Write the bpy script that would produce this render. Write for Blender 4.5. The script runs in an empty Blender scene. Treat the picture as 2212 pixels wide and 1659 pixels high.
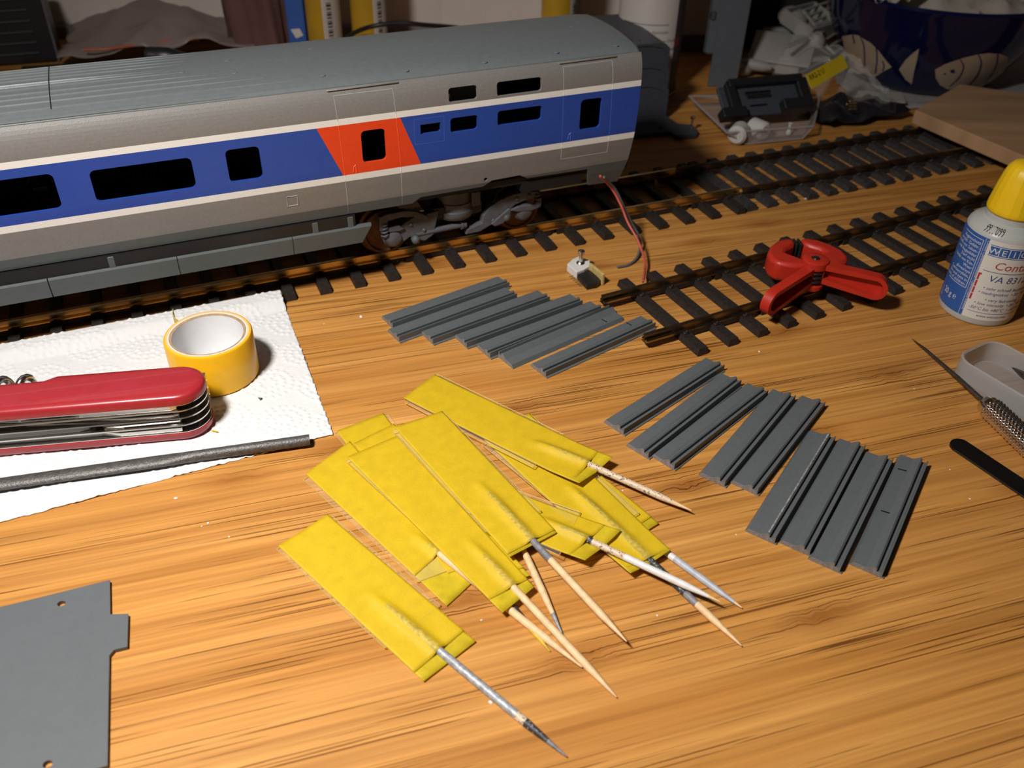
import bpy, math, random
import numpy as np
from mathutils import Vector, Matrix
from mathutils.geometry import delaunay_2d_cdt
random.seed(7); rng = np.random.RandomState(7)
SC = bpy.context.scene; COL = SC.collection
# ------------------------------------------------------------ camera (all work below in millimetres)
H = 207.0; F = 1927.45; PITCH = 0.656126; ROLL = 0.026318
_fw = np.array([0, math.cos(PITCH), -math.sin(PITCH)]); _r = np.array([1, 0, 0.]); _u = np.cross(_r, _fw)
_R = math.cos(ROLL)*_r + math.sin(ROLL)*_u; _U = -math.sin(ROLL)*_r + math.cos(ROLL)*_u
cd = bpy.data.cameras.new('camera'); cam = bpy.data.objects.new('camera', cd); COL.objects.link(cam); SC.camera = cam
cd.sensor_width = 36; cd.lens = F/2212*36; cd.clip_start = .01; cd.clip_end = 20
cam.matrix_world = Matrix(((_R[0], _U[0], -_fw[0], 0), (_R[1], _U[1], -_fw[1], 0), (_R[2], _U[2], -_fw[2], H/1000), (0, 0, 0, 1)))
cd.dof.use_dof = True; cd.dof.focus_distance = .315; cd.dof.aperture_fstop = 17
# ------------------------------------------------------------ world, lamp, exposure
w = bpy.data.worlds.new('world'); SC.world = w; w.use_nodes = True
w.node_tree.nodes['Background'].inputs[0].default_value = (1, .82, .66, 1)
w.node_tree.nodes['Background'].inputs[1].default_value = .016
def lamp(name, loc, target, size, power, color, spread=180):
    l = bpy.data.lights.new(name, 'AREA'); l.shape = 'DISK'; l.size = size; l.energy = power; l.color = color
    l.spread = math.radians(spread)
    o = bpy.data.objects.new(name, l); COL.objects.link(o); o.location = loc
    o.rotation_euler = (Vector(target)-Vector(loc)).to_track_quat('-Z', 'Y').to_euler()
    return o
lamp('desk_lamp_light', (-.172, .082, .385), (-.05, .19, 0), .06, 1.60, (1, .962, .905), 130)
SC.view_settings.view_transform = 'Standard'; SC.view_settings.look = 'None'
SC.view_settings.gamma = 1; SC.view_settings.use_curve_mapping = False; SC.view_settings.exposure = 0
# ------------------------------------------------------------ projection helpers: a pixel of the photograph to a point on the desk
def ray(x, y): return _fw + ((x-1106)/F)*_R - ((y-829.5)/F)*_U
def at(x, y, h=0.0):
    d = ray(x, y); return d*((h-H)/d[2]) + np.array([0, 0, H])
# ------------------------------------------------------------ materials
MATS = {}
def mat(name, col, rough=.5, metal=0., noise=0., nscale=400., bump=0., bscale=1500., coat=0., spec=.5, trans=0., alpha=1., trl=0., ior=1.45, speck=None, stretch=None):
    if name in MATS: return MATS[name]
    m = bpy.data.materials.new(name); m.use_nodes = True; nt = m.node_tree; N = nt.nodes; L = nt.links
    b = N['Principled BSDF']; out = N['Material Output']
    b.inputs['Base Color'].default_value = (*col, 1); b.inputs['Roughness'].default_value = rough; b.inputs['Metallic'].default_value = metal
    b.inputs['Coat Weight'].default_value = coat; b.inputs['Specular IOR Level'].default_value = spec
    b.inputs['Transmission Weight'].default_value = trans; b.inputs['IOR'].default_value = ior
    tc = N.new('ShaderNodeTexCoord'); vec = tc.outputs['Object']
    if stretch:
        mp = N.new('ShaderNodeMapping'); mp.inputs['Scale'].default_value = stretch; L.new(vec, mp.inputs[0]); vec = mp.outputs[0]
    if noise > 0 or speck:
        n = N.new('ShaderNodeTexNoise'); n.inputs['Scale'].default_value = nscale; n.inputs['Detail'].default_value = 4; L.new(vec, n.inputs['Vector'])
        r = N.new('ShaderNodeValToRGB'); e = r.color_ramp.elements
        if speck:
            e[0].position = speck[1]; e[0].color = (*col, 1); e[1].position = speck[1]+.06; e[1].color = (*speck[0], 1)
        else:
            e[0].position = .3; e[0].color = (*[c*(1-noise) for c in col], 1); e[1].position = .7; e[1].color = (*[min(1, c*(1+noise)) for c in col], 1)
        L.new(n.outputs['Fac'], r.inputs[0]); L.new(r.outputs[0], b.inputs['Base Color'])
    if bump > 0:
        n2 = N.new('ShaderNodeTexNoise'); n2.inputs['Scale'].default_value = bscale; n2.inputs['Detail'].default_value = 3; L.new(vec, n2.inputs['Vector'])
        bp = N.new('ShaderNodeBump'); bp.inputs['Strength'].default_value = bump; bp.inputs['Distance'].default_value = .0004
        L.new(n2.outputs['Fac'], bp.inputs['Height']); L.new(bp.outputs[0], b.inputs['Normal'])
    sh = b.outputs[0]
    if trl > 0:
        t = N.new('ShaderNodeBsdfTranslucent'); t.inputs[0].default_value = (*col, 1); mx = N.new('ShaderNodeMixShader'); mx.inputs[0].default_value = trl
        L.new(sh, mx.inputs[1]); L.new(t.outputs[0], mx.inputs[2]); sh = mx.outputs[0]
    if alpha < 1:
        t = N.new('ShaderNodeBsdfTransparent'); t.inputs[0].default_value = (*[min(1, .35+.75*c) for c in col], 1) if name.startswith('tape') else (1, 1, 1, 1)
        mx = N.new('ShaderNodeMixShader'); mx.inputs[0].default_value = alpha
        L.new(t.outputs[0], mx.inputs[1]); L.new(sh, mx.inputs[2]); sh = mx.outputs[0]
    L.new(sh, out.inputs['Surface']); MATS[name] = m; return m
def bamboo():
    m = bpy.data.materials.new('bamboo'); m.use_nodes = True; nt = m.node_tree; N = nt.nodes; L = nt.links; b = N['Principled BSDF']
    tc = N.new('ShaderNodeTexCoord'); rot = N.new('ShaderNodeMapping'); rot.inputs['Rotation'].default_value = (0, 0, math.radians(-17.5)); L.new(tc.outputs['Object'], rot.inputs[0])
    # knots: sparse cells where the fibres swirl
    km = N.new('ShaderNodeMapping'); km.inputs['Scale'].default_value = (9, 26, 1); L.new(rot.outputs[0], km.inputs[0])
    vo = N.new('ShaderNodeTexVoronoi'); vo.voronoi_dimensions = '2D'; vo.inputs['Scale'].default_value = 1; vo.inputs['Randomness'].default_value = 1; L.new(km.outputs[0], vo.inputs['Vector'])
    kr = N.new('ShaderNodeMapRange'); kr.inputs[1].default_value = .0; kr.inputs[2].default_value = .16; kr.inputs[3].default_value = 1; kr.inputs[4].default_value = 0; L.new(vo.outputs['Distance'], kr.inputs[0])
    dn = N.new('ShaderNodeTexNoise'); dn.inputs['Scale'].default_value = 130; dn.inputs['Detail'].default_value = 3; L.new(rot.outputs[0], dn.inputs['Vector'])
    ds = N.new('ShaderNodeVectorMath'); ds.operation = 'SUBTRACT'; L.new(dn.outputs['Color'], ds.inputs[0]); ds.inputs[1].default_value = (.5, .5, .5)
    ka = N.new('ShaderNodeMath'); ka.operation = 'MULTIPLY_ADD'; L.new(kr.outputs[0], ka.inputs[0]); ka.inputs[1].default_value = .008; ka.inputs[2].default_value = .00022
    dm = N.new('ShaderNodeVectorMath'); dm.operation = 'SCALE'; L.new(ds.outputs[0], dm.inputs[0]); L.new(ka.outputs[0], dm.inputs['Scale'])
    ad = N.new('ShaderNodeVectorMath'); ad.operation = 'ADD'; L.new(rot.outputs[0], ad.inputs[0]); L.new(dm.outputs[0], ad.inputs[1]); P = ad.outputs[0]
    def nz(sx, sy, det=2, off=0, rough=.5):
        mp = N.new('ShaderNodeMapping'); mp.inputs['Scale'].default_value = (sx, sy, 1); mp.inputs['Location'].default_value = (off, off*1.7, 0); L.new(P, mp.inputs[0])
        n = N.new('ShaderNodeTexNoise'); n.inputs['Scale'].default_value = 1; n.inputs['Detail'].default_value = det; n.inputs['Roughness'].default_value = rough; L.new(mp.outputs[0], n.inputs['Vector']); return n.outputs['Fac']
    def ramp(f, p0, c0, p1, c1):
        r = N.new('ShaderNodeValToRGB'); r.color_ramp.elements[0].position = p0; r.color_ramp.elements[0].color = (*c0, 1); r.color_ramp.elements[1].position = p1; r.color_ramp.elements[1].color = (*c1, 1); L.new(f, r.inputs[0]); return r.outputs[0]
    def mul(a, c, f=1.0, op='MULTIPLY'):
        x = N.new('ShaderNodeMix'); x.data_type = 'RGBA'; x.blend_type = op; x.inputs[0].default_value = f; L.new(a, x.inputs[6]); L.new(c, x.inputs[7]); return x.outputs[2]
    base = ramp(nz(3, 75, 3), .32, (.50, .228, .050), .68, (.60, .305, .084))
    fine = ramp(nz(14, 800, 3, 3), .25, (.76, .70, .63), .72, (1.08, 1.06, 1.04))
    c = mul(mul(base, fine), ramp(nz(3.5, 260, 2, 21), .36, (.80, .74, .67), .62, (1.04, 1.03, 1.02)))
    clus = nz(10, 55, 2, 9)                                  # where the splits bunch together
    cr1 = nz(8, 1250, 1, 5); cr2 = nz(15, 1900, 1, 11)
    def crack(fac, thr):
        a = N.new('ShaderNodeMath'); a.operation = 'MULTIPLY_ADD'; L.new(clus, a.inputs[0]); a.inputs[1].default_value = -.42; a.inputs[2].default_value = thr+.21
        s = N.new('ShaderNodeMath'); s.operation = 'SUBTRACT'; L.new(fac, s.inputs[0]); L.new(a.outputs[0], s.inputs[1])
        m_ = N.new('ShaderNodeMapRange'); m_.inputs[1].default_value = 0; m_.inputs[2].default_value = .05; L.new(s.outputs[0], m_.inputs[0]); return m_.outputs[0]
    k1 = crack(cr1, .67); k2 = crack(cr2, .69)
    mx = N.new('ShaderNodeMath'); mx.operation = 'MAXIMUM'; L.new(k1, mx.inputs[0]); L.new(k2, mx.inputs[1])
    dk = N.new('ShaderNodeValToRGB'); dk.color_ramp.elements[0].color = (1, 1, 1, 1); dk.color_ramp.elements[1].color = (.42, .31, .22, 1); L.new(mx.outputs[0], dk.inputs[0])
    c = mul(c, dk.outputs[0])
    kn = N.new('ShaderNodeValToRGB'); kn.color_ramp.elements[0].color = (1, 1, 1, 1); kn.color_ramp.elements[1].color = (.66, .55, .45, 1); L.new(kr.outputs[0], kn.inputs[0])
    c = mul(c, kn.outputs[0])
    L.new(c, b.inputs['Base Color']); b.inputs['Roughness'].default_value = .5; b.inputs['Specular IOR Level'].default_value = .32
    inv = N.new('ShaderNodeMath'); inv.operation = 'MULTIPLY'; L.new(mx.outputs[0], inv.inputs[0]); inv.inputs[1].default_value = -1
    bp = N.new('ShaderNodeBump'); bp.inputs['Strength'].default_value = .9; bp.inputs['Distance'].default_value = .00045; L.new(inv.outputs[0], bp.inputs['Height'])
    L.new(bp.outputs[0], b.inputs['Normal']); return m
# ------------------------------------------------------------ mesh builder
class MB:
    def __init__(s): s.v = []; s.f = []; s.m = []
    def add(s, v, f, m=0):
        o = len(s.v); s.v += [tuple(map(float, p)) for p in v]; s.f += [tuple(i+o for i in q) for q in f]
        s.m += list(m) if hasattr(m, '__len__') else [m]*len(f); return s
    def box(s, c, d, m=0, M=None, bev=0.):
        x, y, z = [a/2 for a in d]
        if bev > 0:
            b = min(bev, x*.9, y*.9, z*.9); P = []
            for sz, ins in ((-z, b), (-z+b, 0), (z-b, 0), (z, b)):
                X = x-ins; Y = y-ins
                P += [(X-b, -Y, sz), (X, -Y+b, sz), (X, Y-b, sz), (X-b, Y, sz), (-X+b, Y, sz), (-X, Y-b, sz), (-X, -Y+b, sz), (-X+b, -Y, sz)]
            Fc = [tuple(range(7, -1, -1)), tuple(range(24, 32))]
            for k in range(3):
                for i in range(8): Fc.append((k*8+i, k*8+(i+1) % 8, k*8+8+(i+1) % 8, k*8+8+i))
        else:
            P = [(a, b_, c_) for c_ in (-z, z) for a, b_ in ((-x, -y), (x, -y), (x, y), (-x, y))]
            Fc = [(3, 2, 1, 0), (4, 5, 6, 7), (0, 1, 5, 4), (1, 2, 6, 5), (2, 3, 7, 6), (3, 0, 4, 7)]
        if M is not None: P = [tuple(M @ Vector(p)) for p in P]
        return s.add([(p[0]+c[0], p[1]+c[1], p[2]+c[2]) for p in P], Fc, m)
    def prism(s, poly, a, b, fn=None, m=0, cap=None, side=None):
        """closed 2D outline pushed from a to b; fn(u,v,w) places it"""
        fn = fn or (lambda u, v, w: (u, v, w)); n = len(poly)
        ar = sum(poly[i][0]*poly[(i+1) % n][1]-poly[(i+1) % n][0]*poly[i][1] for i in range(n))
        if ar < 0: poly = poly[::-1]
        V = [fn(p[0], p[1], a) for p in poly]+[fn(p[0], p[1], b) for p in poly]
        s.add(V, [tuple(range(n-1, -1, -1)), tuple(range(n, 2*n))], m if cap is None else cap)
        o = len(s.v)-2*n
        s.f += [(o+i, o+(i+1) % n, o+n+(i+1) % n, o+n+i) for i in range(n)]; s.m += [m if side is None else side]*n
        return s
    def tube(s, pts, rad, n=12, m=0, caps=True, mats=None):
        pts = [Vector(p) for p in pts]; k = len(pts); rad = rad if hasattr(rad, '__len__') else [rad]*k
        V = []; up = None
        for i, p in enumerate(pts):
            t = (pts[min(i+1, k-1)]-pts[max(i-1, 0)]).normalized()
            if up is None: up = Vector((0, 0, 1)) if abs(t.z) < .9 else Vector((1, 0, 0))
            a = t.cross(up).normalized(); up = a.cross(t).normalized()
            V += [p+(a*math.cos(2*math.pi*j/n)+up*math.sin(2*math.pi*j/n))*rad[i] for j in range(n)]
        Fc = []; mm = []
        for i in range(k-1):
            for j in range(n): Fc.append((i*n+(j+1) % n, i*n+j, (i+1)*n+j, (i+1)*n+(j+1) % n)); mm.append(mats[i] if mats else m)
        if caps: Fc += [tuple(range(n)), tuple(range((k-1)*n+n-1, (k-1)*n-1, -1))]; mm += [mats[0] if mats else m, mats[-1] if mats else m]
        return s.add(V, Fc, mm)
    def lathe(s, prof, n=48, c=(0, 0, 0), m=0, mats=None, close=False, axis='z', M=None):
        V = []
        for r, z in prof:
            for j in range(n):
                a = 2*math.pi*j/n; p = (r*math.cos(a), r*math.sin(a), z)
                if M is not None: p = M @ Vector(p)
                V.append((p[0]+c[0], p[1]+c[1], p[2]+c[2]))
        k = len(prof); Fc = []; mm = []
        for i in range(k-1 if not close else k):
            i2 = (i+1) % k
            for j in range(n): Fc.append((i*n+j, i*n+(j+1) % n, i2*n+(j+1) % n, i2*n+j)); mm.append(mats[i] if mats else m)
        if not close:
            if prof[0][0] > 1e-6: Fc.append(tuple(range(n-1, -1, -1))); mm.append(mats[0] if mats else m)
            if prof[-1][0] > 1e-6: Fc.append(tuple(range((k-1)*n, k*n))); mm.append(mats[-1] if mats else m)
        return s.add(V, Fc, mm)
    def grid(s, G, m=0):
        nu = len(G); nv = len(G[0])
        return s.add([p for r in G for p in r], [(i*nv+j, (i+1)*nv+j, (i+1)*nv+j+1, i*nv+j+1) for i in range(nu-1) for j in range(nv-1)], m)
    def build(s, name, mats, parent=None, smooth=False, off=(0, 0, 0), solid=0, bevel=0, soff=-1):
        me = bpy.data.meshes.new(name)
        me.from_pydata([((v[0]-off[0])/1000, (v[1]-off[1])/1000, (v[2]-off[2])/1000) for v in s.v], [], s.f)
        for x in (mats if isinstance(mats, (list, tuple)) else [mats]): me.materials.append(x)
        me.polygons.foreach_set('material_index', s.m)
        if smooth: me.polygons.foreach_set('use_smooth', [True]*len(s.f))
        me.update(); o = bpy.data.objects.new(name, me); COL.objects.link(o)
        if smooth and smooth != 'all': me.set_sharp_from_angle(angle=math.radians(38))
        if parent is not None: o.parent = parent
        if solid: q = o.modifiers.new('solid', 'SOLIDIFY'); q.thickness = solid/1000; q.offset = soff
        if bevel: q = o.modifiers.new('bevel', 'BEVEL'); q.width = bevel/1000; q.segments = 2; q.limit_method = 'ANGLE'
        return o
def tag(o, label=None, cat=None, group=None, kind=None):
    if label: o['label'] = label
    if cat: o['category'] = cat
    if group: o['group'] = group
    if kind: o['kind'] = kind
    return o
def thing(name, label, cat, loc=(0, 0, 0), rotz=0, group=None):
    o = bpy.data.objects.new(name, None); COL.objects.link(o); o.location = [a/1000 for a in loc]; o.rotation_euler = (0, 0, rotz)
    o.empty_display_size = .01
    return tag(o, label, cat, group)
def solo(mb, name, mats, label, cat, loc=(0, 0, 0), rotz=0, group=None, **k):
    o = mb.build(name, mats, None, **k); o.location = [a/1000 for a in loc]; o.rotation_euler = (0, 0, rotz); return tag(o, label, cat, group)
def text(s, size, align='LEFT'):
    cu = bpy.data.curves.new('t', 'FONT'); cu.body = s; cu.size = size; cu.align_x = align; cu.resolution_u = 2
    ob = bpy.data.objects.new('t', cu); COL.objects.link(ob); dg = bpy.context.evaluated_depsgraph_get(); me = bpy.data.meshes.new_from_object(ob.evaluated_get(dg))
    V = [(v.co.x, v.co.y) for v in me.vertices]; Fc = [tuple(p.vertices) for p in me.polygons]
    bpy.data.objects.remove(ob); bpy.data.curves.remove(cu); bpy.data.meshes.remove(me)
    return V, Fc
def rrect(x0, y0, x1, y1, r, n=4):
    P = []
    for cx, cy, a0 in ((x1-r, y0+r, -90), (x1-r, y1-r, 0), (x0+r, y1-r, 90), (x0+r, y0+r, 180)):
        for i in range(n+1): a = math.radians(a0+90*i/n); P.append((cx+r*math.cos(a), cy+r*math.sin(a)))
    return P
def inpoly(x, y, P):
    c = False; n = len(P); j = n-1
    for i in range(n):
        if (P[i][1] > y) != (P[j][1] > y) and x < (P[j][0]-P[i][0])*(y-P[i][1])/(P[j][1]-P[i][1])+P[i][0]: c = not c
        j = i
    return c
def sheet2d(outline, holes=(), lines=()):
    V = []; E = []
    def loop(P):
        o = len(V); V.extend(Vector(p) for p in P); E.extend((o+i, o+(i+1) % len(P)) for i in range(len(P)))
    loop(outline)
    for h in holes: loop(h)
    for a, b in lines: V.append(Vector(a)); V.append(Vector(b)); E.append((len(V)-2, len(V)-1))
    r = delaunay_2d_cdt(V, E, [], 0, 1e-5); vv = [tuple(v) for v in r[0]]; out = []
    for f in r[2]:
        cx = sum(vv[i][0] for i in f)/len(f); cy = sum(vv[i][1] for i in f)/len(f)
        if inpoly(cx, cy, outline) and not any(inpoly(cx, cy, h) for h in holes): out.append(tuple(f))
    return vv, out
def smooth_pts(P, n=6):
    P = [np.array(p, float) for p in P]; out = []
    for i in range(len(P)-1):
        a = P[max(i-1, 0)]; b = P[i]; c = P[i+1]; d = P[min(i+2, len(P)-1)]
        for k in range(n):
            t = k/n; out.append(.5*((2*b)+(c-a)*t+(2*a-5*b+4*c-d)*t*t+(3*b-a-3*c+d)*t**3))
    out.append(P[-1]); return [tuple(p) for p in out]
def uv(a): a = np.array(a, float); return a/np.linalg.norm(a)
# ------------------------------------------------------------ palette
GREY = mat('grey_plastic', (.098, .109, .114), .5, noise=.05, bump=.08)
GREYR = mat('grey_roof_plastic', (.125, .142, .150), .42, noise=.05, bump=.06)
GREYD = mat('dark_grey_plastic', (.05, .055, .068), .5, noise=.08)
BLACK = mat('black_plastic', (.012, .012, .014), .4)
SLEEP = mat('sleeper_plastic', (.018, .0135, .0115), .62, noise=.35, nscale=700, bump=.4, bscale=900)
SLEEPD = mat('dusty_sleeper_plastic', (.030, .027, .027), .7, noise=.4, nscale=500, bump=.4, bscale=900)
BRASS = mat('aged_brass', (.62, .46, .22), .26, metal=1, noise=.2, nscale=120, bump=.05)
BRASSD = mat('tarnished_rail', (.20, .155, .105), .36, metal=1, noise=.3, nscale=160)
WHITE = mat('white_plastic', (.62, .60, .57), .5, noise=.04)
STEEL = mat('polished_steel', (.62, .60, .57), .22, metal=1, noise=.06, nscale=200)
STEELD = mat('dark_steel', (.20, .19, .18), .38, metal=1, noise=.25, nscale=500, bump=.25, bscale=1200)
# ================================================================ SETTING
DESK = bamboo()
d = MB(); d.box((0, 0, -12.5), (1500, 1560, 25), bev=2)
dk = solo(d, 'desk', DESK, 'orange brown bamboo desk top that everything lies on', 'desk', loc=(60, 60, 0))
wl = MB(); a_ = math.atan(.09)
for nm_, x_ in (('wall_left', -.80), ('wall_right', .90)):
    q_ = MB(); q_.box((0, 0, 0), (12, 1500, 1400)); o = q_.build(nm_, mat('wall_paint', (.70, .62, .56), .8, noise=.04, nscale=30, bump=.1, bscale=200)); o['kind'] = 'structure'; o.location = (x_, -.05, -.05)
q_ = MB(); q_.box((0, 0, 0), (1740, 1600, 10)); o = q_.build('floor', mat('floor_grey', (.2, .17, .15), .7, noise=.1)); o['kind'] = 'structure'; o.location = (.05, -.05, -.755)
wl.box((0, 0, 0), (1720, 12, 1400)); o = wl.build('wall_back', mat('wall_paint', (.70, .62, .56), .8, noise=.04, nscale=30, bump=.1, bscale=200)); o['kind'] = 'structure'
o.location = (.04, .7185, -.05); o.rotation_euler = (0, 0, a_)
sk = MB(); sk.box((0, 0, 0), (1500, 5, 9), bev=1); o = sk.build('baseboard_back', mat('skirting_grey', (.23, .20, .21), .6, noise=.1)); o['kind'] = 'structure'; o.location = (.04, .710, .0046); o.rotation_euler = (0, 0, a_)
# ================================================================ TRACKS
TH = 0.4168; S_ = np.array([math.cos(TH), math.sin(TH), 0]); T_ = np.array([math.sin(TH), -math.cos(TH), 0])
def rail_mesh(x0, x1, y, z0):
    p = [(-1.5, 0), (1.5, 0), (1.5, .45), (.35, .9), (.3, 2.6), (.85, 2.9), (.85, 3.7), (.6, 3.9), (-.6, 3.9), (-.85, 3.7), (-.85, 2.9), (-.3, 2.6), (-.35, .9), (-1.5, .45)]
    m = MB(); m.prism([(a, b) for a, b in p], x0, x1, lambda u, v, w_: (w_, y+u, z0+v)); return m
def track(name, label, org, th, r0, r1, n0, n1, pitch, first, ys, slen, yc, swid, smat, rmat, far0=None, sh=3.1, kind=0):
    t = thing(name, label, 'train track', org, th, 'lengths of model track'); t.pop('group') if False else None
    del t['group']
    yn, yf = ys
    rail_mesh(r0, r1, yn, sh).build('rail', rmat, t); rail_mesh(r0 if far0 is None else far0, r1, yf, sh).build('rail', rmat, t)
    for k in range(n0, n1):
        x = first+k*pitch; m = MB(); hw = swid/2; e = .45; L2 = slen/2
        V = [(x-hw, yc-L2, 0), (x+hw, yc-L2, 0), (x+hw, yc+L2, 0), (x-hw, yc+L2, 0), (x-hw+e, yc-L2+e, sh), (x+hw-e, yc-L2+e, sh), (x+hw-e, yc+L2-e, sh), (x-hw+e, yc+L2-e, sh)]
        m.add(V, [(3, 2, 1, 0), (4, 5, 6, 7), (0, 1, 5, 4), (1, 2, 6, 5), (2, 3, 7, 6), (3, 0, 4, 7)])
        for yr in ys:                                    # moulded rail chairs with their bolt heads
            for sgn in (-1, 1):
                m.box((x, yr+sgn*2.25, sh+.35), (2.6, 1.6, .8), bev=.25); m.lathe([(.55, sh+.6), (.55, sh+1.25), (.3, sh+1.4)], 8, (x+.1, yr+sgn*2.5, 0))
        m.build('sleeper', smat, t)
    for yr in ys:                                        # webs joining the sleepers under the rails
        m = MB()
        for k in range(n0, n1-1):
            x = first+k*pitch+pitch/2; g = pitch-swid
            if kind == 0 and k % 5 == 2:
                m.box((x-g*.35, yr, 1.6), (g*.34, 3.4, 2.4)); m.box((x+g*.35, yr, 1.6), (g*.34, 3.4, 2.4))
            else: m.box((x, yr, 1.9), (g+.6, 3.2, 2.2))
        m.build('tie_strip', smat, t)
    return t
# track under the coach: local x = distance S along the track, local y = away from the camera
ORG = (0, 0, 0)
tA = track('train_track', 'long brown track with brass rails that the grey roofed coach stands on', ORG, TH, -150, 281.5, -12, 15, 15.34, 58.9, (349.2, 381.2), 60, 363.9, 5.2, SLEEP, BRASS, far0=-150)
for ch in tA.children:
    if ch.name.startswith('rail.'): pass
tB = track('train_track', 'dusty track with closely spaced grey sleepers running under the wooden board', ORG, TH, 283.2, 470, 0, 15, 12.9, 280.6, (348.2, 381.0), 59, 364.3, 6.3, SLEEPD, BRASSD, far0=262, kind=1)
thc = .48952; Oc = (50.5, 343.8, 0)
tC = track('train_track', 'short track with the red spring clamp lying on it', Oc, thc, -21.5, 330, 0, 21, 15.34, -2.2, (-44.2, -12.2), 60, -28.6, 5.2, SLEEP, BRASSD)
m = MB()
for yr in (-44.2, -12.2):
    j = MB(); j.box((-14.5, yr, 3.75), (13, 3.9, .35)); j.box((-14.5, yr-1.95, 4.05), (13, .3, .9)); j.box((-14.5, yr+1.95, 4.05), (13, .3, .9)); j.box((-14.5, yr-.75, 4.3), (13, .3, .5)); j.box((-14.5, yr+.75, 4.3), (13, .3, .5))
    j.build('rail_joiner', mat('joiner_metal', (.42, .33, .18), .3, metal=1), tC)
# ================================================================ COACH
CS = 60.
coach = thing('train_coach', 'large scale model train coach with silver, white, blue and red sides and grey roof', 'model train', tuple(S_*CS+T_*-362), TH)
PROF = [(26, 28.8), (30, 30.3), (36, 31.9), (42, 33), (50, 33.9), (57, 34.2), (76, 34.25), (79, 34.15), (80.5, 34.02), (82, 33.82), (83.3, 33.58), (84.6, 33.26), (86, 32.8), (87.3, 32.25), (88.8, 31.5), (89.6, 30.6), (90.4, 29), (91.1, 26.6), (91.7, 23), (92.1, 19), (92.4, 15), (92.65, 10), (92.8, 4), (92.82, 0)]
PROF = [(z_, max(0, d_-3)) for z_, d_ in PROF]
def dz(z): return float(np.interp(z, [p[0] for p in PROF], [p[1] for p in PROF]))
SL, SR = -118., 203.6
ZR = 88.7
SILV = mat('silver_paint', (.225, .220, .212), .5, metal=.25, noise=.05, nscale=900, bump=.12, bscale=2200)
BLUE = mat('blue_paint', (.018, .062, .33), .38, noise=.03, coat=.1)
RED = mat('orange_red_paint', (.72, .055, .012), .4, noise=.03)
STRP = mat('white_stripe_paint', (.74, .73, .70), .45)
GREYS = mat('grey_skirt_paint', (.082, .094, .094), .5, noise=.04)
SM = [SILV, STRP, BLUE, RED, GREYS]
SM_HIGHLIGHT = [mat('silver_edge_highlight', (.42, .41, .40), .35, metal=.2), mat('white_edge_highlight', (.80, .79, .77), .4), mat('blue_edge_highlight', (.035, .10, .46), .35), mat('red_edge_highlight', (.80, .10, .04), .35), mat('grey_edge_highlight', (.15, .165, .165), .4)]  # lighter livery tones: edge highlights painted into the moulded side lines
def colat(s, z):
    if z > 77.6: return 0
    if z > 75.1: return 1
    if z > 54.5:
        t = (75.1-z)/20.6
        return 3 if 62.1+8.6*t < s < 95.3+7.8*t else 2
    if z > 51.8: return 1
    if z > 41: return 0
    return 4
WINS = [rrect(-70, 58.2, -31.6, 71.6, 2), rrect(-20, 58.5, 15, 70.6, 2), rrect(27.3, 58.5, 39.8, 71.4, 1.8), rrect(79.1, 58.5, 88.9, 71.7, 1.8), rrect(103.5, 67, 112, 71, .3),
        rrect(116.2, 65.9, 128, 72, 1.3), rrect(115.8, 78.4, 128, 84.0, 1.3), rrect(136.5, 78.4, 156.4, 84, 1.3), rrect(136.8, 66.1, 156.8, 72.3, 1.3), rrect(175, 58.9, 185.2, 72.3, 1.8),
        [(132.1+.9*math.cos(a), 42.6+.9*math.sin(a)) for a in np.linspace(0, 2*math.pi, 11)[:-1]]]
OUTL = [(SL, 36.5), (99, 36.5), (103, 39), (131, 39.2), (135, 41.6), (148, 42), (152, 39.8), (181.6, 39.4), (183.6, 30.4), (199, 29.8), (201.8, 41), (203.2, 55), (203.6, 66), (203.6, ZR), (SL, ZR)]
LINES = [((SL, z), (SR+1, z)) for z in (33, 36.4, 38.7, 41, 43, 45, 47, 49, 51.8, 54.5, 57, 60, 66, 75.1, 77.6, 79, 80.5, 82, 83.3, 84.6, 86, 87.3)] + [((62.1, 75.1), (70.7, 54.5)), ((95.3, 75.1), (103.1, 54.5))]
vv, ff = sheet2d(OUTL, WINS, LINES)
def side_fn(sg): return lambda s, z, off=0: (s-CS, -sg*(dz(z)+off), z)
for sg in (1, -1):
    fn = side_fn(sg); m = MB()
    fc = [colat(sum(vv[i][0] for i in f)/3, sum(vv[i][1] for i in f)/3) for f in ff]
    m.add([fn(*p) for p in vv], ff if sg == 1 else [f[::-1] for f in ff], fc)
    m.build('body_side', SM, coach, solid=1.3)
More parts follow.
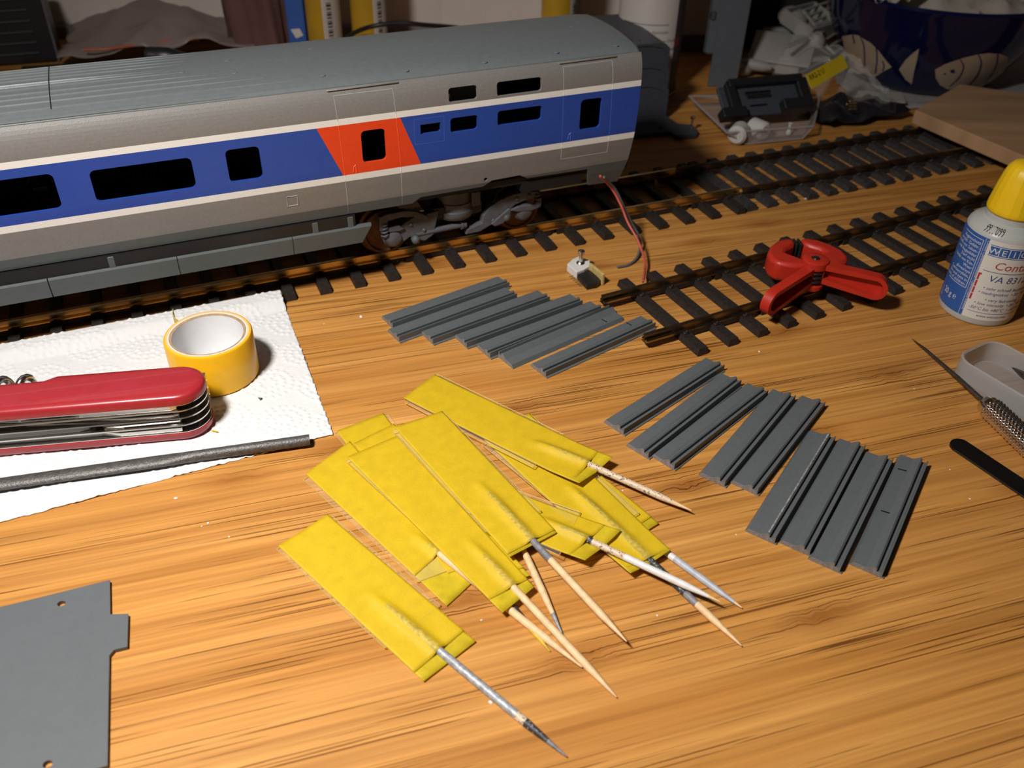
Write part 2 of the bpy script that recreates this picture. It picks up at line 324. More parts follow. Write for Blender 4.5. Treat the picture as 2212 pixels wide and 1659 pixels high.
# roof shell
m = MB(); rp = [(dz(z), z) for z in (ZR, 89.2, 89.7, 90.1, 90.5, 90.9, 91.2, 91.5, 91.8, 92.0, 92.2, 92.4, 92.55, 92.7, 92.78)]+[(0, 92.82)]
rp = rp+[(-a, b) for a, b in rp[-2::-1]]
xs = list(np.linspace(SL, 198, 60))+[200, 202, 203.6]
G = []
for x in xs:
    dr = 0 if x < 198 else (x-198)/5.6*.5
    G.append([(x-CS, -a*(1-dr*.01), b-dr) for a, b in rp])
m.grid([r[::-1] for r in G]); m.build('roof', GREYR, coach, solid=1.3, smooth='all', soff=1)
def roof_z(dv): return float(np.interp(abs(dv), [p[1] for p in PROF[::-1] if p[0] >= 88.8], [p[0] for p in PROF[::-1] if p[0] >= 88.8]))
m = MB()                                                 # ribs moulded along the roof
for dv, s1, wd in ((2.8, 14, .55), (4.9, 15, .45), (7.5, 19, .3), (12.5, 28, .35), (16.6, 36, .38), (21, 47, .42), (25.8, 58, .36), (-2, 20, .3), (-6, 22, .3), (-10, 24, .3), (-14, 26, .3), (-18, 28, .3)):
    dv -= 3
    for x0, x1 in ((SL, -26.6), (-26.2, s1)):
        K = 14; top = []; lo = []; hi = []
        for i in range(K+1):
            x = x0+(x1-x0)*i/K; fade = min(1, (s1-x)/40+.15) if x > s1-40 else 1
            zz = roof_z(dv); lo.append((x-CS, -(dv-wd*.6), roof_z(dv-wd*.6)-.05)); top.append((x-CS, -dv, zz+.42*fade)); hi.append((x-CS, -(dv+wd*.6), roof_z(dv+wd*.6)-.05))
        m.grid([hi, top, lo])
m.build('roof_ribs', GREYR, coach)
m = MB()                                                 # gutter step along the roof edge
for K, (a, b) in enumerate(((SL, 64),)):
    n = 30; A = []; B = []; C = []; D = []
    for i in range(n+1):
        x = a+(b-a)*i/n; f = min(1, (b-x)/70+.02); A.append((x-CS, -(dz(90.3)-.1), 90.3)); B.append((x-CS, -(dz(90.0)+.5*f), 90.15)); C.append((x-CS, -(dz(89.5)+.45*f), 89.6)); D.append((x-CS, -(dz(89.1)-.1), 89.1))
    m.grid([D, C, B, A])
m.build('gutter', GREYR, coach, smooth=True)
m = MB(); pr = [(dv, roof_z(dv)) for dv in np.linspace(-25, 23.5, 24)]
m.grid([[(-26.6-CS+dx, -p[0], p[1]+.09) for p in pr] for dx in (0, .35)]); m.build('roof_seam', BLACK, coach)
for s, dv in ((19.4, 6.9), (37.9, 13.3), (68.7, 24.2), (100.8, 27.6), (133.6, 27.8), (165.8, 27), (193.7, 27), (191, -4), (185, 2), (37.4, -1), (71, -5), (150, -6)):
    dv -= 3; m = MB(); zz = roof_z(dv); m.lathe([(.05, .02), (.45, .02), (.75, .16), (1.0, .14), (1.3, -.1)], 16, (s-CS, -dv, zz-.02)); m.build('roof_dimple', GREYR if s != 19.4 else GREYR, coach, smooth='all')
def ridge(pts, wd, hgt, name, matl=None, sg=1):          # a fine moulded line lying on the body side
    m = MB(); fn = side_fn(sg)
    for (s0, z0), (s1, z1) in zip(pts[:-1], pts[1:]):
        K = max(2, int(abs(z1-z0)/2)+1); L = math.hypot(s1-s0, z1-z0); nx, nz_ = -(z1-z0)/L*wd/2, (s1-s0)/L*wd/2
        rows = []
        for i in range(K+1):
            s = s0+(s1-s0)*i/K; z = z0+(z1-z0)*i/K
            rows.append([fn(s-nx, z-nz_, 0), fn(s, z, hgt), fn(s+nx, z+nz_, 0)])
        base = len(m.v); m.grid(rows); 
        for q in range(len(m.f)-2*K, len(m.f)):
            i = (q-(len(m.f)-2*K))//2; m.m[q] = colat(s0+(s1-s0)*(i+.5)/K, z0+(z1-z0)*(i+.5)/K) if matl is None else 0
    return m.build(name, SM_HIGHLIGHT if matl is None else matl, coach)
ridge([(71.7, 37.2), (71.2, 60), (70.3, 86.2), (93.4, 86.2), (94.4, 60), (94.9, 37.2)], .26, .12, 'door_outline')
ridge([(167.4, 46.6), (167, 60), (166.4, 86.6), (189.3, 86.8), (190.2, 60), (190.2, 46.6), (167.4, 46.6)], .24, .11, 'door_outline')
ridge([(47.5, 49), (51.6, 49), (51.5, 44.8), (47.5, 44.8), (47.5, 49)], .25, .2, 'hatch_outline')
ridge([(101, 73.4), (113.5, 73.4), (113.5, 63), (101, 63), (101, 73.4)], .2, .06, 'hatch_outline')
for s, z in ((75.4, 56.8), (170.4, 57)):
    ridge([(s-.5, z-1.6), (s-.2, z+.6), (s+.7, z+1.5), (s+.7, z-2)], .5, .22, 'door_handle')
for a, b in ((68, 96), (164.6, 191.6)):
    m = MB(); fn = side_fn(1); z = 88.2
    m.tube([fn(a, z-.1, .1), fn(a+.5, z, .45), fn(b-.5, z+.1, .45), fn(b, z, .1)], .32, 8); m.build('rain_strip', SILV, coach, smooth=True)
# ends, interior
for x, f in ((202.6, 1), (SL+1, -1)):
    m = MB(); P = [(dz(z)-1.2, z) for z in (36, 50, 60, 78, 84, 88, 90, 91)]; P = P+[(-a, b) for a, b in P[::-1]]
    m.prism(P, x-CS, x-CS+1*f, lambda u, v, w_: (w_, u, v)); m.build('end_wall', GREYD, coach)
m = MB(); m.box(((SL+SR)/2-CS, 0, 38), (SR-SL-3, 55, 3)); m.box(((SL+SR)/2-CS, 0, 74), (SR-SL-3, 57, 1)); m.build('chassis', BLACK, coach)
for s in (-35, -3, 134): m = MB(); m.box((s-CS, 6, 55), (9, 26, 32)); m.build('partition', BLACK, coach)
m = MB(); m.box((-3-CS, 8, 52), (14, 22, 22), bev=2); m.build('seat', BLACK, coach)
m = MB(); m.box((-38-CS, -4, 52), (9, 30, 24), bev=2); m.build('seat', BLACK, coach)
for k, (c, z) in enumerate((((.02, .12, .4), 66.8), ((.45, .18, .05), 66.2), ((.35, .25, .12), 67.6))):
    m = MB(); m.tube(smooth_pts([(100-CS, -24+k, z), (108-CS, -26.5+k, z+.6), (116-CS, -25+k, z-.6), (126-CS, -22+k, z+1), (135-CS, -15, z-2)]), .45, 6); m.build('inside_wire', mat('wire_%d' % k, c, .4), coach, smooth=True)
m = MB(); m.box((117-CS, -27.5, 79.5), (1, 1, 2.4)); m.build('clip', mat('clip_yellow', (.4, .32, .04), .5), coach)
m = MB(); m.box((152-CS, 6, 82), (4, 3, 6), bev=.5); m.box((148-CS, 6, 81), (3, 3, 5), bev=.5); m.build('lamp_holder', GREY, coach)
m = MB(); m.box((180-CS, -6, 57), (9, 8, 3), bev=1); m.build('putty', WHITE, coach)
# lower skirts with their brackets
def skirt(a, b, name='skirt_panel', notchL=0, notchR=0):
    m = MB(); Q = [(30.4, 23.2), (31.2, 30.6), (29.6, 31.3), (28.2, 30.9), (28, 23.2)]
    K = [(a+notchL, 1), (b-notchR, 1)]
    V = []; 
    for x, q in ((a, 0), (b, 1)):
        for dd, z in Q:
            xx = x+(notchL if q == 0 else -notchR)*((z-23)/8) ; V.append((xx-CS, -dd, z))
    n = 5; m.add(V, [tuple(range(n)), tuple(range(2*n-1, n-1, -1))]+[((i+1) % n, i, n+i, n+(i+1) % n) for i in range(n)])
    return m.build(name, GREYS, coach)
skirt(SL, -44.4); skirt(-44.0, 2.1); skirt(2.4, 47.2); skirt(47.5, 76, notchR=-4.5)
for s in (-21, 57.3, 72): m = MB(); m.box((s-CS, -29.4, 33), (2.6, 1.6, 5.4), bev=.3); m.build('skirt_bracket', GREYS, coach)
m = MB(); m.box(((SL+74)/2-CS, -10, 30), (74-SL, 40, 12)); m.build('underframe', BLACK, coach)
m = MB(); m.box((165-CS, -6, 35), (30, 44, 5)); m.build('underframe', BLACK, coach)
# bogie: bolster with wheels, spring arms, axle boxes, air reservoir, damper
BGM = mat('bogie_plastic', (.085, .088, .100), .48, noise=.12, nscale=300, bump=.3, bscale=500)
RUST = mat('wheel_rust', (.10, .045, .022), .5, metal=.4, noise=.3)
bog = MB(); bog.box((123-CS, 0, 25), (26, 48, 9), bev=2).build if False else None
bog = MB(); bog.box((123-CS, 0, 25), (26, 46, 9), bev=2); bo = bog.build('bogie', BLACK, coach); bo.location = (0, .003, 0)
for s in (90.5, 154.5):
    for y in (-16.2, 16.2):
        sg = 1 if y > 0 else -1; M_ = Matrix.Rotation(math.radians(90), 3, 'X')
        m = MB(); m.lathe([(10.6, -2.6), (11.6, -2.6), (11.8, -1.7), (10.5, -1.4), (10.4, 1.4), (9.2, 1.6), (8.6, .9), (5, .6), (3, 1.6), (2, 1.6)], 40, (s-CS, y, 17.6), M=M_ if sg < 0 else Matrix.Rotation(math.radians(-90), 3, 'X'))
        m.build('wheel', RUST, bo, smooth=True)
    m = MB(); m.tube([(s-CS, -20, 17.6), (s-CS, 20, 17.6)], 1.5, 12); m.build('axle', STEELD, bo, smooth=True)
def bp2(poly, d0, d1, name, bev=.35, matl=None):
    m = MB(); m.prism([(a-CS, b) for a, b in poly], -d1, -d0, lambda u, v, w_: (u, w_, v)); return m.build(name, matl or BGM, bo, bevel=bev)
bp2([(86.2, 22), (86.4, 28.6), (90, 29.6), (98, 29.8), (103, 28.6), (108, 25.6), (108.5, 23.4), (102, 26.2), (96, 27), (90, 26.2), (89.4, 22.6), (95, 23.2), (97.5, 21.2), (95, 20.4), (90, 20.8)], 21.6, 24.6, 'spring_arm')
bp2([(96.4, 22.6), (104, 26.4), (109, 26), (113.8, 26.6), (111, 15.2), (106.8, 12.8), (102.5, 14.2), (100, 16.2), (97, 14.4), (94, 17)], 20.4, 23.4, 'side_frame')
bp2([(126, 12.6), (133, 12.9), (139, 15.5), (144, 18), (150, 23.2), (155, 24.6), (160, 24.8), (162.4, 23.4), (162.6, 28), (156, 29), (149, 28.6), (142, 26.8), (137.5, 23.6), (134.5, 20.4), (134, 17), (127, 15)], 20.8, 24, 'side_frame')
bp2([(147.4, 21.4), (151.5, 22.6), (160, 22.4), (161.6, 25.2), (163, 25), (162.8, 20.6), (158, 19.6), (151, 20.2)], 23.6, 25.2, 'spring_arm')
bp2([(138, 16.2), (146.8, 22.5), (147.8, 22), (147.6, 19), (144, 15.5), (140, 14.6)], 24, 25, 'bracket')
for s, z in ((92.3, 16.8), (155, 18.6)):
    m = MB(); M_ = Matrix.Rotation(math.radians(90), 3, 'X'); m.lathe([(4.4, 0), (4.5, 2.5), (3.9, 3), (3.6, 4.2), (2.2, 4.9), (0.01, 5.1)], 20, (s-CS, -20, z), M=M_)
    for a in range(6): m.lathe([(.5, 0), (.5, .5), (.2, .7)], 8, (s-CS+3*math.cos(a*math.pi/3), -23.2, z+3*math.sin(a*math.pi/3)), M=M_)
    m.build('axle_box', BGM, bo, smooth=True)
for s, z in ((102.3, 14.6), (146, 18)):
    m = MB(); m.lathe([(1.9, 0), (1.9, 2.2), (1.2, 2.8), (.6, 3.2)], 12, (s-CS, -22.6, z), M=Matrix.Rotation(math.radians(90), 3, 'X')); m.build('axle_box', BGM, bo, smooth=True)
m = MB()
for i in range(9):
    pass
m.lathe([(3.5, 19.4), (6.4, 19.7), (8.2, 20.6), (9.2, 22.0), (9.5, 23.6), (9.5, 24.6), (9.0, 25.2), (8.7, 27.2), (8.9, 27.6), (8.9, 28.2), (8.5, 28.6), (8.5, 33.5), (7.4, 34)], 40, (123-CS, -16.5, 0)); m.box((131-CS, -22, 30), (4, 6, 7), bev=.4); m.build('air_reservoir', BGM, bo, smooth=True)
for s, z in ((88.6, 22.3), (161.6, 24.2)):
    m = MB(); m.tube([(s-CS+1.5*math.cos(a), -23.6+1.5*math.sin(a), z-4+a*.27) for a in np.linspace(0, 26, 80)], .4, 6); m.build('coil_spring', BGM, bo, smooth='all')
for s, z in ((100.5, 22.2), (106.5, 18.4), (139.5, 17.4), (151, 26.2), (157, 27)):
    m = MB(); m.lathe([(.9, 0), (.9, .5), (.5, .8), (.01, .85)], 8, (s-CS, -23.9 if s > 120 else -23.3, z), M=Matrix.Rotation(math.radians(90), 3, 'X')); m.build('bolt', BGM, bo)
m = MB(); m.tube([(103-CS, -22.5, 16.6), (124-CS, -22.5, 17.2)], 1.3, 12); m.tube([(124-CS, -22.5, 17.2), (125-CS, -22.5, 17.2)], 2.1, 12); m.tube([(125-CS, -22.5, 17.2), (126.6-CS, -22.5, 17.2)], 1.7, 12); m.build('damper', BGM, bo, smooth=True)
# wires hanging from under the coach
def wire(name, pts, r, c, label, cat='wire'):
    m = MB(); m.tube(smooth_pts(pts, 8), r, 8); return solo(m, name, c, label, cat, smooth='all')
W = lambda x, y, h: tuple(at(x, y, h))
wire('wire', [W(1296, 380, 38), W(1322, 408, 29), W(1342, 445, 22), W(1356, 480, 16), W(1378, 520, 10), W(1392, 560, 5), W(1393, 585, 3.2), W(1389, 608, 5.2)], .62, mat('red_wire', (.42, .07, .05), .45, noise=.2), 'thin red wire hanging from the coach end down to the short track')
wire('wire', [W(1304, 382, 38), W(1330, 410, 29), W(1348, 448, 20), W(1366, 485, 12), W(1380, 510, 7), W(1383, 532, 3), W(1376, 556, 1.4), W(1358, 572, .7), W(1334, 577, .7)], .62, mat('grey_wire', (.10, .10, .105), .45, noise=.15), 'thin grey wire with its free end curled on the desk')
# ================================================================ PAPER TOWEL
C1 = at(605, 628, 3.0); C2 = at(720, 938, .5); C0 = at(0, 745, 3.2); C3 = at(0, 1128, .5)
dtop = uv((C0-C1)[:2]); dbot = uv((C3-C2)[:2]); Lr = np.linalg.norm((C2-C1)[:2]); nu, nvv = 210, 340; Lt = 170.
uu = np.linspace(0, 1, nu)[:, None]; vv2 = np.linspace(0, 1, nvv)[None, :]
X = np.zeros((nu, nvv)); Y = np.zeros((nu, nvv))
for k, A in ((0, X), (1, Y)):
    top = C1[k]+dtop[k]*Lt*vv2; bot = C2[k]+dbot[k]*Lt*vv2; A[:] = top*(1-uu)+bot*uu
jag = np.interp(np.arange(nvv), np.arange(0, nvv+6, 3), rng.uniform(-.35, .35, len(np.arange(0, nvv+6, 3)))); jag2 = np.interp(np.arange(nu), np.arange(0, nu+4, 2), rng.uniform(-.5, .5, len(np.arange(0, nu+4, 2)))*rng.uniform(0, 1, len(np.arange(0, nu+4, 2))))
for q in range(4): X[:, q] += jag2*(4-q)/4*.7; Y[-1-q, :] += jag*(4-q)/4
TT = X*T_[0]+Y*T_[1]
st = np.clip((-326-TT)/7, 0, 1); Z = .35+3.0*st*st*(3-2*st)
rr = np.exp(-((uu-1)*Lr/10)**2)*0; Z = Z+.25*np.sin(X*.11+Y*.05)*np.sin(Y*.13)*(1-st)+.15+rr
ds_ = []
for cx in np.arange(-260, -50, 21.):
    for cy in np.arange(180, 350, 21.):
        ox = cx+(10.5 if int(round((cy-180)/21)) % 2 else 0)
        for rad, nd in ((3.2, 8), (6.2, 15), (9.2, 22)):
            for k in range(nd):
                a = 2*math.pi*k/nd+cx; ds_.append((ox+rad*math.cos(a)+rng.uniform(-.3, .3), cy+rad*.9*math.sin(a)+rng.uniform(-.3, .3)))
Zd = np.zeros_like(Z); dx = Lt/nvv; 
# dots splatted on the grid through the inverse of the sheet's axes
e1 = uv((C2-C1)[:2]); 
for px, py in ds_:
    q = np.array([px-C1[0], py-C1[1]]); Mx = np.array([[e1[0], dtop[0]], [e1[1], dtop[1]]]); ab = np.linalg.solve(Mx, q); iu = ab[0]/Lr*(nu-1); iv = ab[1]/Lt*(nvv-1)
    if -2 < iu < nu+1 and -2 < iv < nvv+1:
        i0 = max(int(iu)-3, 0); i1 = min(int(iu)+5, nu); j0 = max(int(iv)-3, 0); j1 = min(int(iv)+5, nvv)
        if i0 < i1 and j0 < j1: Zd[i0:i1, j0:j1] = np.maximum(Zd[i0:i1, j0:j1], .55*np.exp(-(((X[i0:i1, j0:j1]-px)**2+(Y[i0:i1, j0:j1]-py)**2)/.42)))
Z = Z+Zd
me = bpy.data.meshes.new('paper_towel'); V = np.stack([X, Y, Z], -1).reshape(-1, 3)/1000
I = np.arange(nu*nvv).reshape(nu, nvv); Q = np.stack([I[:-1, :-1], I[1:, :-1], I[1:, 1:], I[:-1, 1:]], -1).reshape(-1, 4)[:, ::-1]
me.from_pydata(V.tolist(), [], Q.tolist()); me.polygons.foreach_set('use_smooth', [True]*len(Q)); me.materials.append(mat('tissue_paper', (.66, .655, .66), .9, noise=.02, bump=.5, bscale=700, spec=.1))
o = bpy.data.objects.new('paper_towel', me); COL.objects.link(o); q = o.modifiers.new('s', 'SOLIDIFY'); q.thickness = .0003; q.offset = -1
tag(o, 'white embossed paper towel sheet lying under the pocket knife and tape roll', 'paper towel')
# ================================================================ TAPE ROLL
tc_ = (-112.6, 270.2, .75); tr = thing('tape_roll', 'small roll of yellow masking tape standing flat on the paper towel', 'tape', tc_)
YT = mat('tape_roll_yellow', (.80, .42, .008), .38, noise=.04, nscale=300, coat=.15)
YTE = mat('tape_edge_cream', (.70, .48, .25), .6)
m = MB(); m.lathe([(14.2, .3), (15.5, .2), (15.9, .7), (15.9, 17.2), (15.5, 17.9), (14.9, 18.1), (14.2, 18.0)], 96, mats=[0, 0, 0, 0, 0, 1, 1], close=True); m.build('tape', [YT, YTE], tr, smooth=True)
m = MB(); m.lathe([(12.7, 0), (14.2, 0), (14.2, 17.95), (13.85, 17.95), (13.75, 17.8), (12.9, 17.75), (12.7, 17.5)], 96, mats=[0, 0, 0, 2, 1, 1, 0], close=True)
m.build('core', [mat('core_white', (.78, .77, .78), .6, noise=.02), mat('core_card', (.36, .25, .15), .8, noise=.15), YTE], tr, smooth=True)
m = MB(); pts = [(-13.6, 8.2), (-14.9, 8.9), (-16.2, 10.9), (-16.8, 13.6)]
m.grid([[(x, y, z) for z in (15.2-i*.3, 18.3+i*.4)] for i, (x, y) in enumerate(pts)]); m.build('tape_end', mat('tape_end_yellow', (.60, .50, .08), .5, alpha=.85), tr, solid=.15)
# ================================================================ POCKET KNIFE
ka = math.radians(190.5); kn = thing('pocket_knife', 'red handled folding pocket knife lying on its side on the paper towel', 'knife', (-104.6, 241.6, .7), ka)
# local x runs away from the visible end, local y points towards the camera
RS = mat('knife_red', (.34, .020, .027), .32, noise=.05, coat=.35, bump=.03)
def kout(r, nx=91., notch=True):
    P = []
    for a in np.linspace(90, 270, 19): P.append((r+.6+r*math.cos(math.radians(a))*1.0, r*math.sin(math.radians(a))))
    # camera side is +y; far side -y has the corkscrew recess
    if notch: P += [(49, -r), (53, -r+2.2), (78, -r+2.4), (81, -r)]
    for a in np.linspace(270, 450, 19): P.append((nx-r+r*math.cos(math.radians(a)), r*math.sin(math.radians(a))))
    return P
def scale(z0, z1, up, name):
    m = MB(); rs = [(9.4, 0), (9.4, .45), (9.1, .75), (8.3, .93), (6.6, 1.0)]; rings = []
    for r, t in rs: rings.append([(x+(9.4-r), y, z0+(z1-z0)*t) for x, y in kout(r, 91-2*(9.4-r))])
    n = len(rings[0])
    for R_ in rings: m.v += R_
    for k in range(len(rings)-1):
        for i in range(n):
            q_ = (k*n+i, k*n+(i+1) % n, (k+1)*n+(i+1) % n, (k+1)*n+i); m.f.append(q_ if up else q_[::-1]); m.m.append(0)
    c1 = tuple(range((len(rings)-1)*n, len(rings)*n)); c0 = tuple(range(n)); m.f += [c1 if up else c1[::-1], c0[::-1] if up else c0]; m.m += [0, 0]
    return m.build(name, RS, kn, smooth=True)
scale(15.7, 19.4, True, 'handle_scale'); scale(3.3, .1, False, 'handle_scale')
for z in (3.35, 6.45, 9.55, 12.6, 15.2):
    m = MB(); P = kout(9.0, 90, False); m.prism([(x+.3, y) for x, y in P], z, z+.55, None, 0); m.build('liner', STEEL, kn)
m = MB()
for z in (3.9, 7.0, 10.1, 13.15): m.prism([(2, -8.6), (89, -8.6), (89, -5.6), (2, -5.6)], z, z+2.4)
m.build('spring', STEEL, kn)
for z, x1, nm in ((13.2, 84, 'blade'),):
    m = MB(); m.prism([(9.5, 2), (9.8, 8.2), (12, 8.6), (60, 8.3), (84, 6.2), (84, 2)], z, z+1.9); m.build(nm, mat('blade_steel', (.7, .68, .64), .15, metal=1), kn, bevel=.3)
    m = MB(); m.prism([(40, 8.3), (44, 8.8), (56, 8.7), (60, 8.2)], z+.5, z+1.1); m.build('nail_groove', STEELD, kn)
m = MB(); m.tube([(10, 7.0, 8.4), (30, 7.2, 8.4), (33.5, 7.2, 8.4), (36, 7.2, 8.4)], [1.25, 1.25, 1.1, .1], 8)
for a in range(4):
    an = a*math.pi/2+.5; m.box((31.5, 7.2+math.cos(an)*1.2, 8.4+math.sin(an)*1.2), (6.5, .5, .5), M=Matrix.Rotation(an, 3, 'X'), bev=.1)
m.box((12, 6.8, 8.4), (5, 2.6, 2.5), bev=.4); m.build('screwdriver', STEEL, kn, smooth=True)
m = MB(); m.prism([(9.6, 3), (9.8, 8.6), (30, 8.6), (36, 7.4), (84, 7.2), (84, 3)], 4.0, 5.7); m.build('bottle_opener', STEEL, kn, bevel=.25)
m = MB(); m.prism([(38.5, 4), (39.5, 7.2), (43, 8), (84, 8), (84, 3)], 6.9, 9.2); m.build('saw_cover', mat('knife_grey_tool', (.25, .28, .28), .4), kn, bevel=.4)
m = MB(); m.prism([(9.6, 2), (9.8, 7.8), (13, 8.2), (26, 8.0), (60, 5), (60, 2)], 10.2, 11.2); m.build('blade', STEEL, kn, bevel=.2)
m = MB(); m.box((40, 0, 9.6), (70, 9, 11)); m.build('inner_frame', mat('knife_inside', (.05, .045, .045), .6), kn)
cs = MB(); pts = []
for i in range(56):
    a = i*.42; x = 86.6-i*.515; pts.append((x, -9.3+2.7*math.cos(a), 15.6+2.9*math.sin(a)))
cs.tube(pts, [1.3*min(1, (i+1)/3, (56-i)/5) for i in range(56)], 10)
cs.build('corkscrew', STEEL, kn, smooth='all')
# ================================================================ NEEDLE FILE on the towel
m = MB(); A = np.array(at(669, 950, 2.6)); B = np.array(at(0, 1046, 2.4)); dB = uv(B-A); Bx = A+dB*110
ax = uv(np.cross(dB, [0, 0, 1])); rings = []; Ls = np.concatenate([np.linspace(0, 40, 20), np.linspace(42, 110, 24)]); n = 14
for L_ in Ls:
    t = min(1, max(0, (L_-36)/14)); t = t*t*(3-2*t); rx = 2.0+.75*t+.05*math.sin(L_); rz = 1.9-.5*t
    c = A+dB*L_; rings.append([tuple(c+ax*rx*math.cos(2*math.pi*j/n)+np.array([0, 0, 1])*rz*math.sin(2*math.pi*j/n)) for j in range(n)]+[tuple(c+ax*rx)])
m.grid(rings); m.f += [tuple(range(n))]; m.m += [0]
c0 = tuple(A)
solo(m, 'needle_file', mat('file_steel', (.115, .11, .105), .5, metal=.55, noise=.25, nscale=700, bump=.5, bscale=1500), 'slim dark steel needle file lying on the lower edge of the paper towel', 'file', smooth=True)
# ================================================================ GREY SHEET, bottom left
P = [at(x, y, 1.3) for x, y in ((237, 1253), (238, 1327), (277, 1326), (275, 1397), (246, 1404), (236, 1416), (232, 1654))]
dl = uv((at(0, 1312, 1.3)-P[0])[:2]); far = P[0][:2]+dl*120; nearp = P[-1][:2]+uv((at(190, 1666, 1.3)-P[-1])[:2])*120
outl = [tuple(p[:2]) for p in P]+[tuple(nearp), tuple(far)]
hc = [at(133, 1304, 1.3), at(103, 1651, 1.3)]
holes = [[(c[0]+1.15*math.cos(a), c[1]+1.0*math.sin(a)) for a in np.linspace(0, 2*math.pi, 17)[:-1]] for c in hc]
v2, f2 = sheet2d(outl, holes); m = MB(); m.add([(a, b, 1.35) for a, b in v2], f2)
solo(m, 'plastic_sheet', mat('sheet_grey', (.105, .113, .122), .45, noise=.03, nscale=300, bump=.03), 'flat grey plastic sheet with a side tab and two round holes, lower left corner', 'plastic sheet', solid=1.25)
# ================================================================ TAPE FLAGS with toothpicks
TAPE = mat('tape_paper', (.76, .54, .016), .55, noise=.06, nscale=260, bump=.25, bscale=1400, alpha=.86, trl=.25)
TAPET = mat('tape_paper_pressed', (.74, .58, .10), .45, noise=.25, nscale=900, bump=.3, bscale=1400, alpha=.60, trl=.2)
TAPE2 = mat('tape_paper_under', (.72, .56, .02), .55, noise=.12, nscale=320, bump=.25, bscale=1400, alpha=.78, trl=.25)
CLEAR = mat('clear_film', (.9, .8, .6), .35, alpha=.05, spec=.2); CEDGE = mat('clear_film_edge', (.62, .42, .10), .4, alpha=.75)
WOOD = mat('pick_wood', (.70, .47, .26), .55, noise=.12, nscale=500, bump=.2, stretch=(1, 1, 1))
PSIL = mat('pick_silver', (.34, .35, .37), .5, metal=.3, noise=.35, nscale=900, bump=.3)
PBLK = mat('pick_black', (.03, .03, .033), .5, speck=((.35, .35, .36), .60), nscale=1800, bump=.3)
PWHT = mat('pick_white', (.66, .64, .64), .5, noise=.06, nscale=700)
PGRY = mat('pick_grey', (.18, .175, .19), .5, noise=.3, nscale=700, bump=.4)
PLGT = mat('pick_lightgrey', (.38, .39, .43), .45, noise=.2, nscale=300)
PYEL = mat('pick_yellow', (.50, .36, .02), .5, noise=.3, nscale=600)
PSPK = mat('pick_speckled', (.62, .47, .33), .45, speck=((.14, .13, .12), .56), nscale=1500, bump=.3)
PMAT = [WOOD, PSIL, PBLK, PWHT, PGRY, PLGT, PYEL, PSPK]
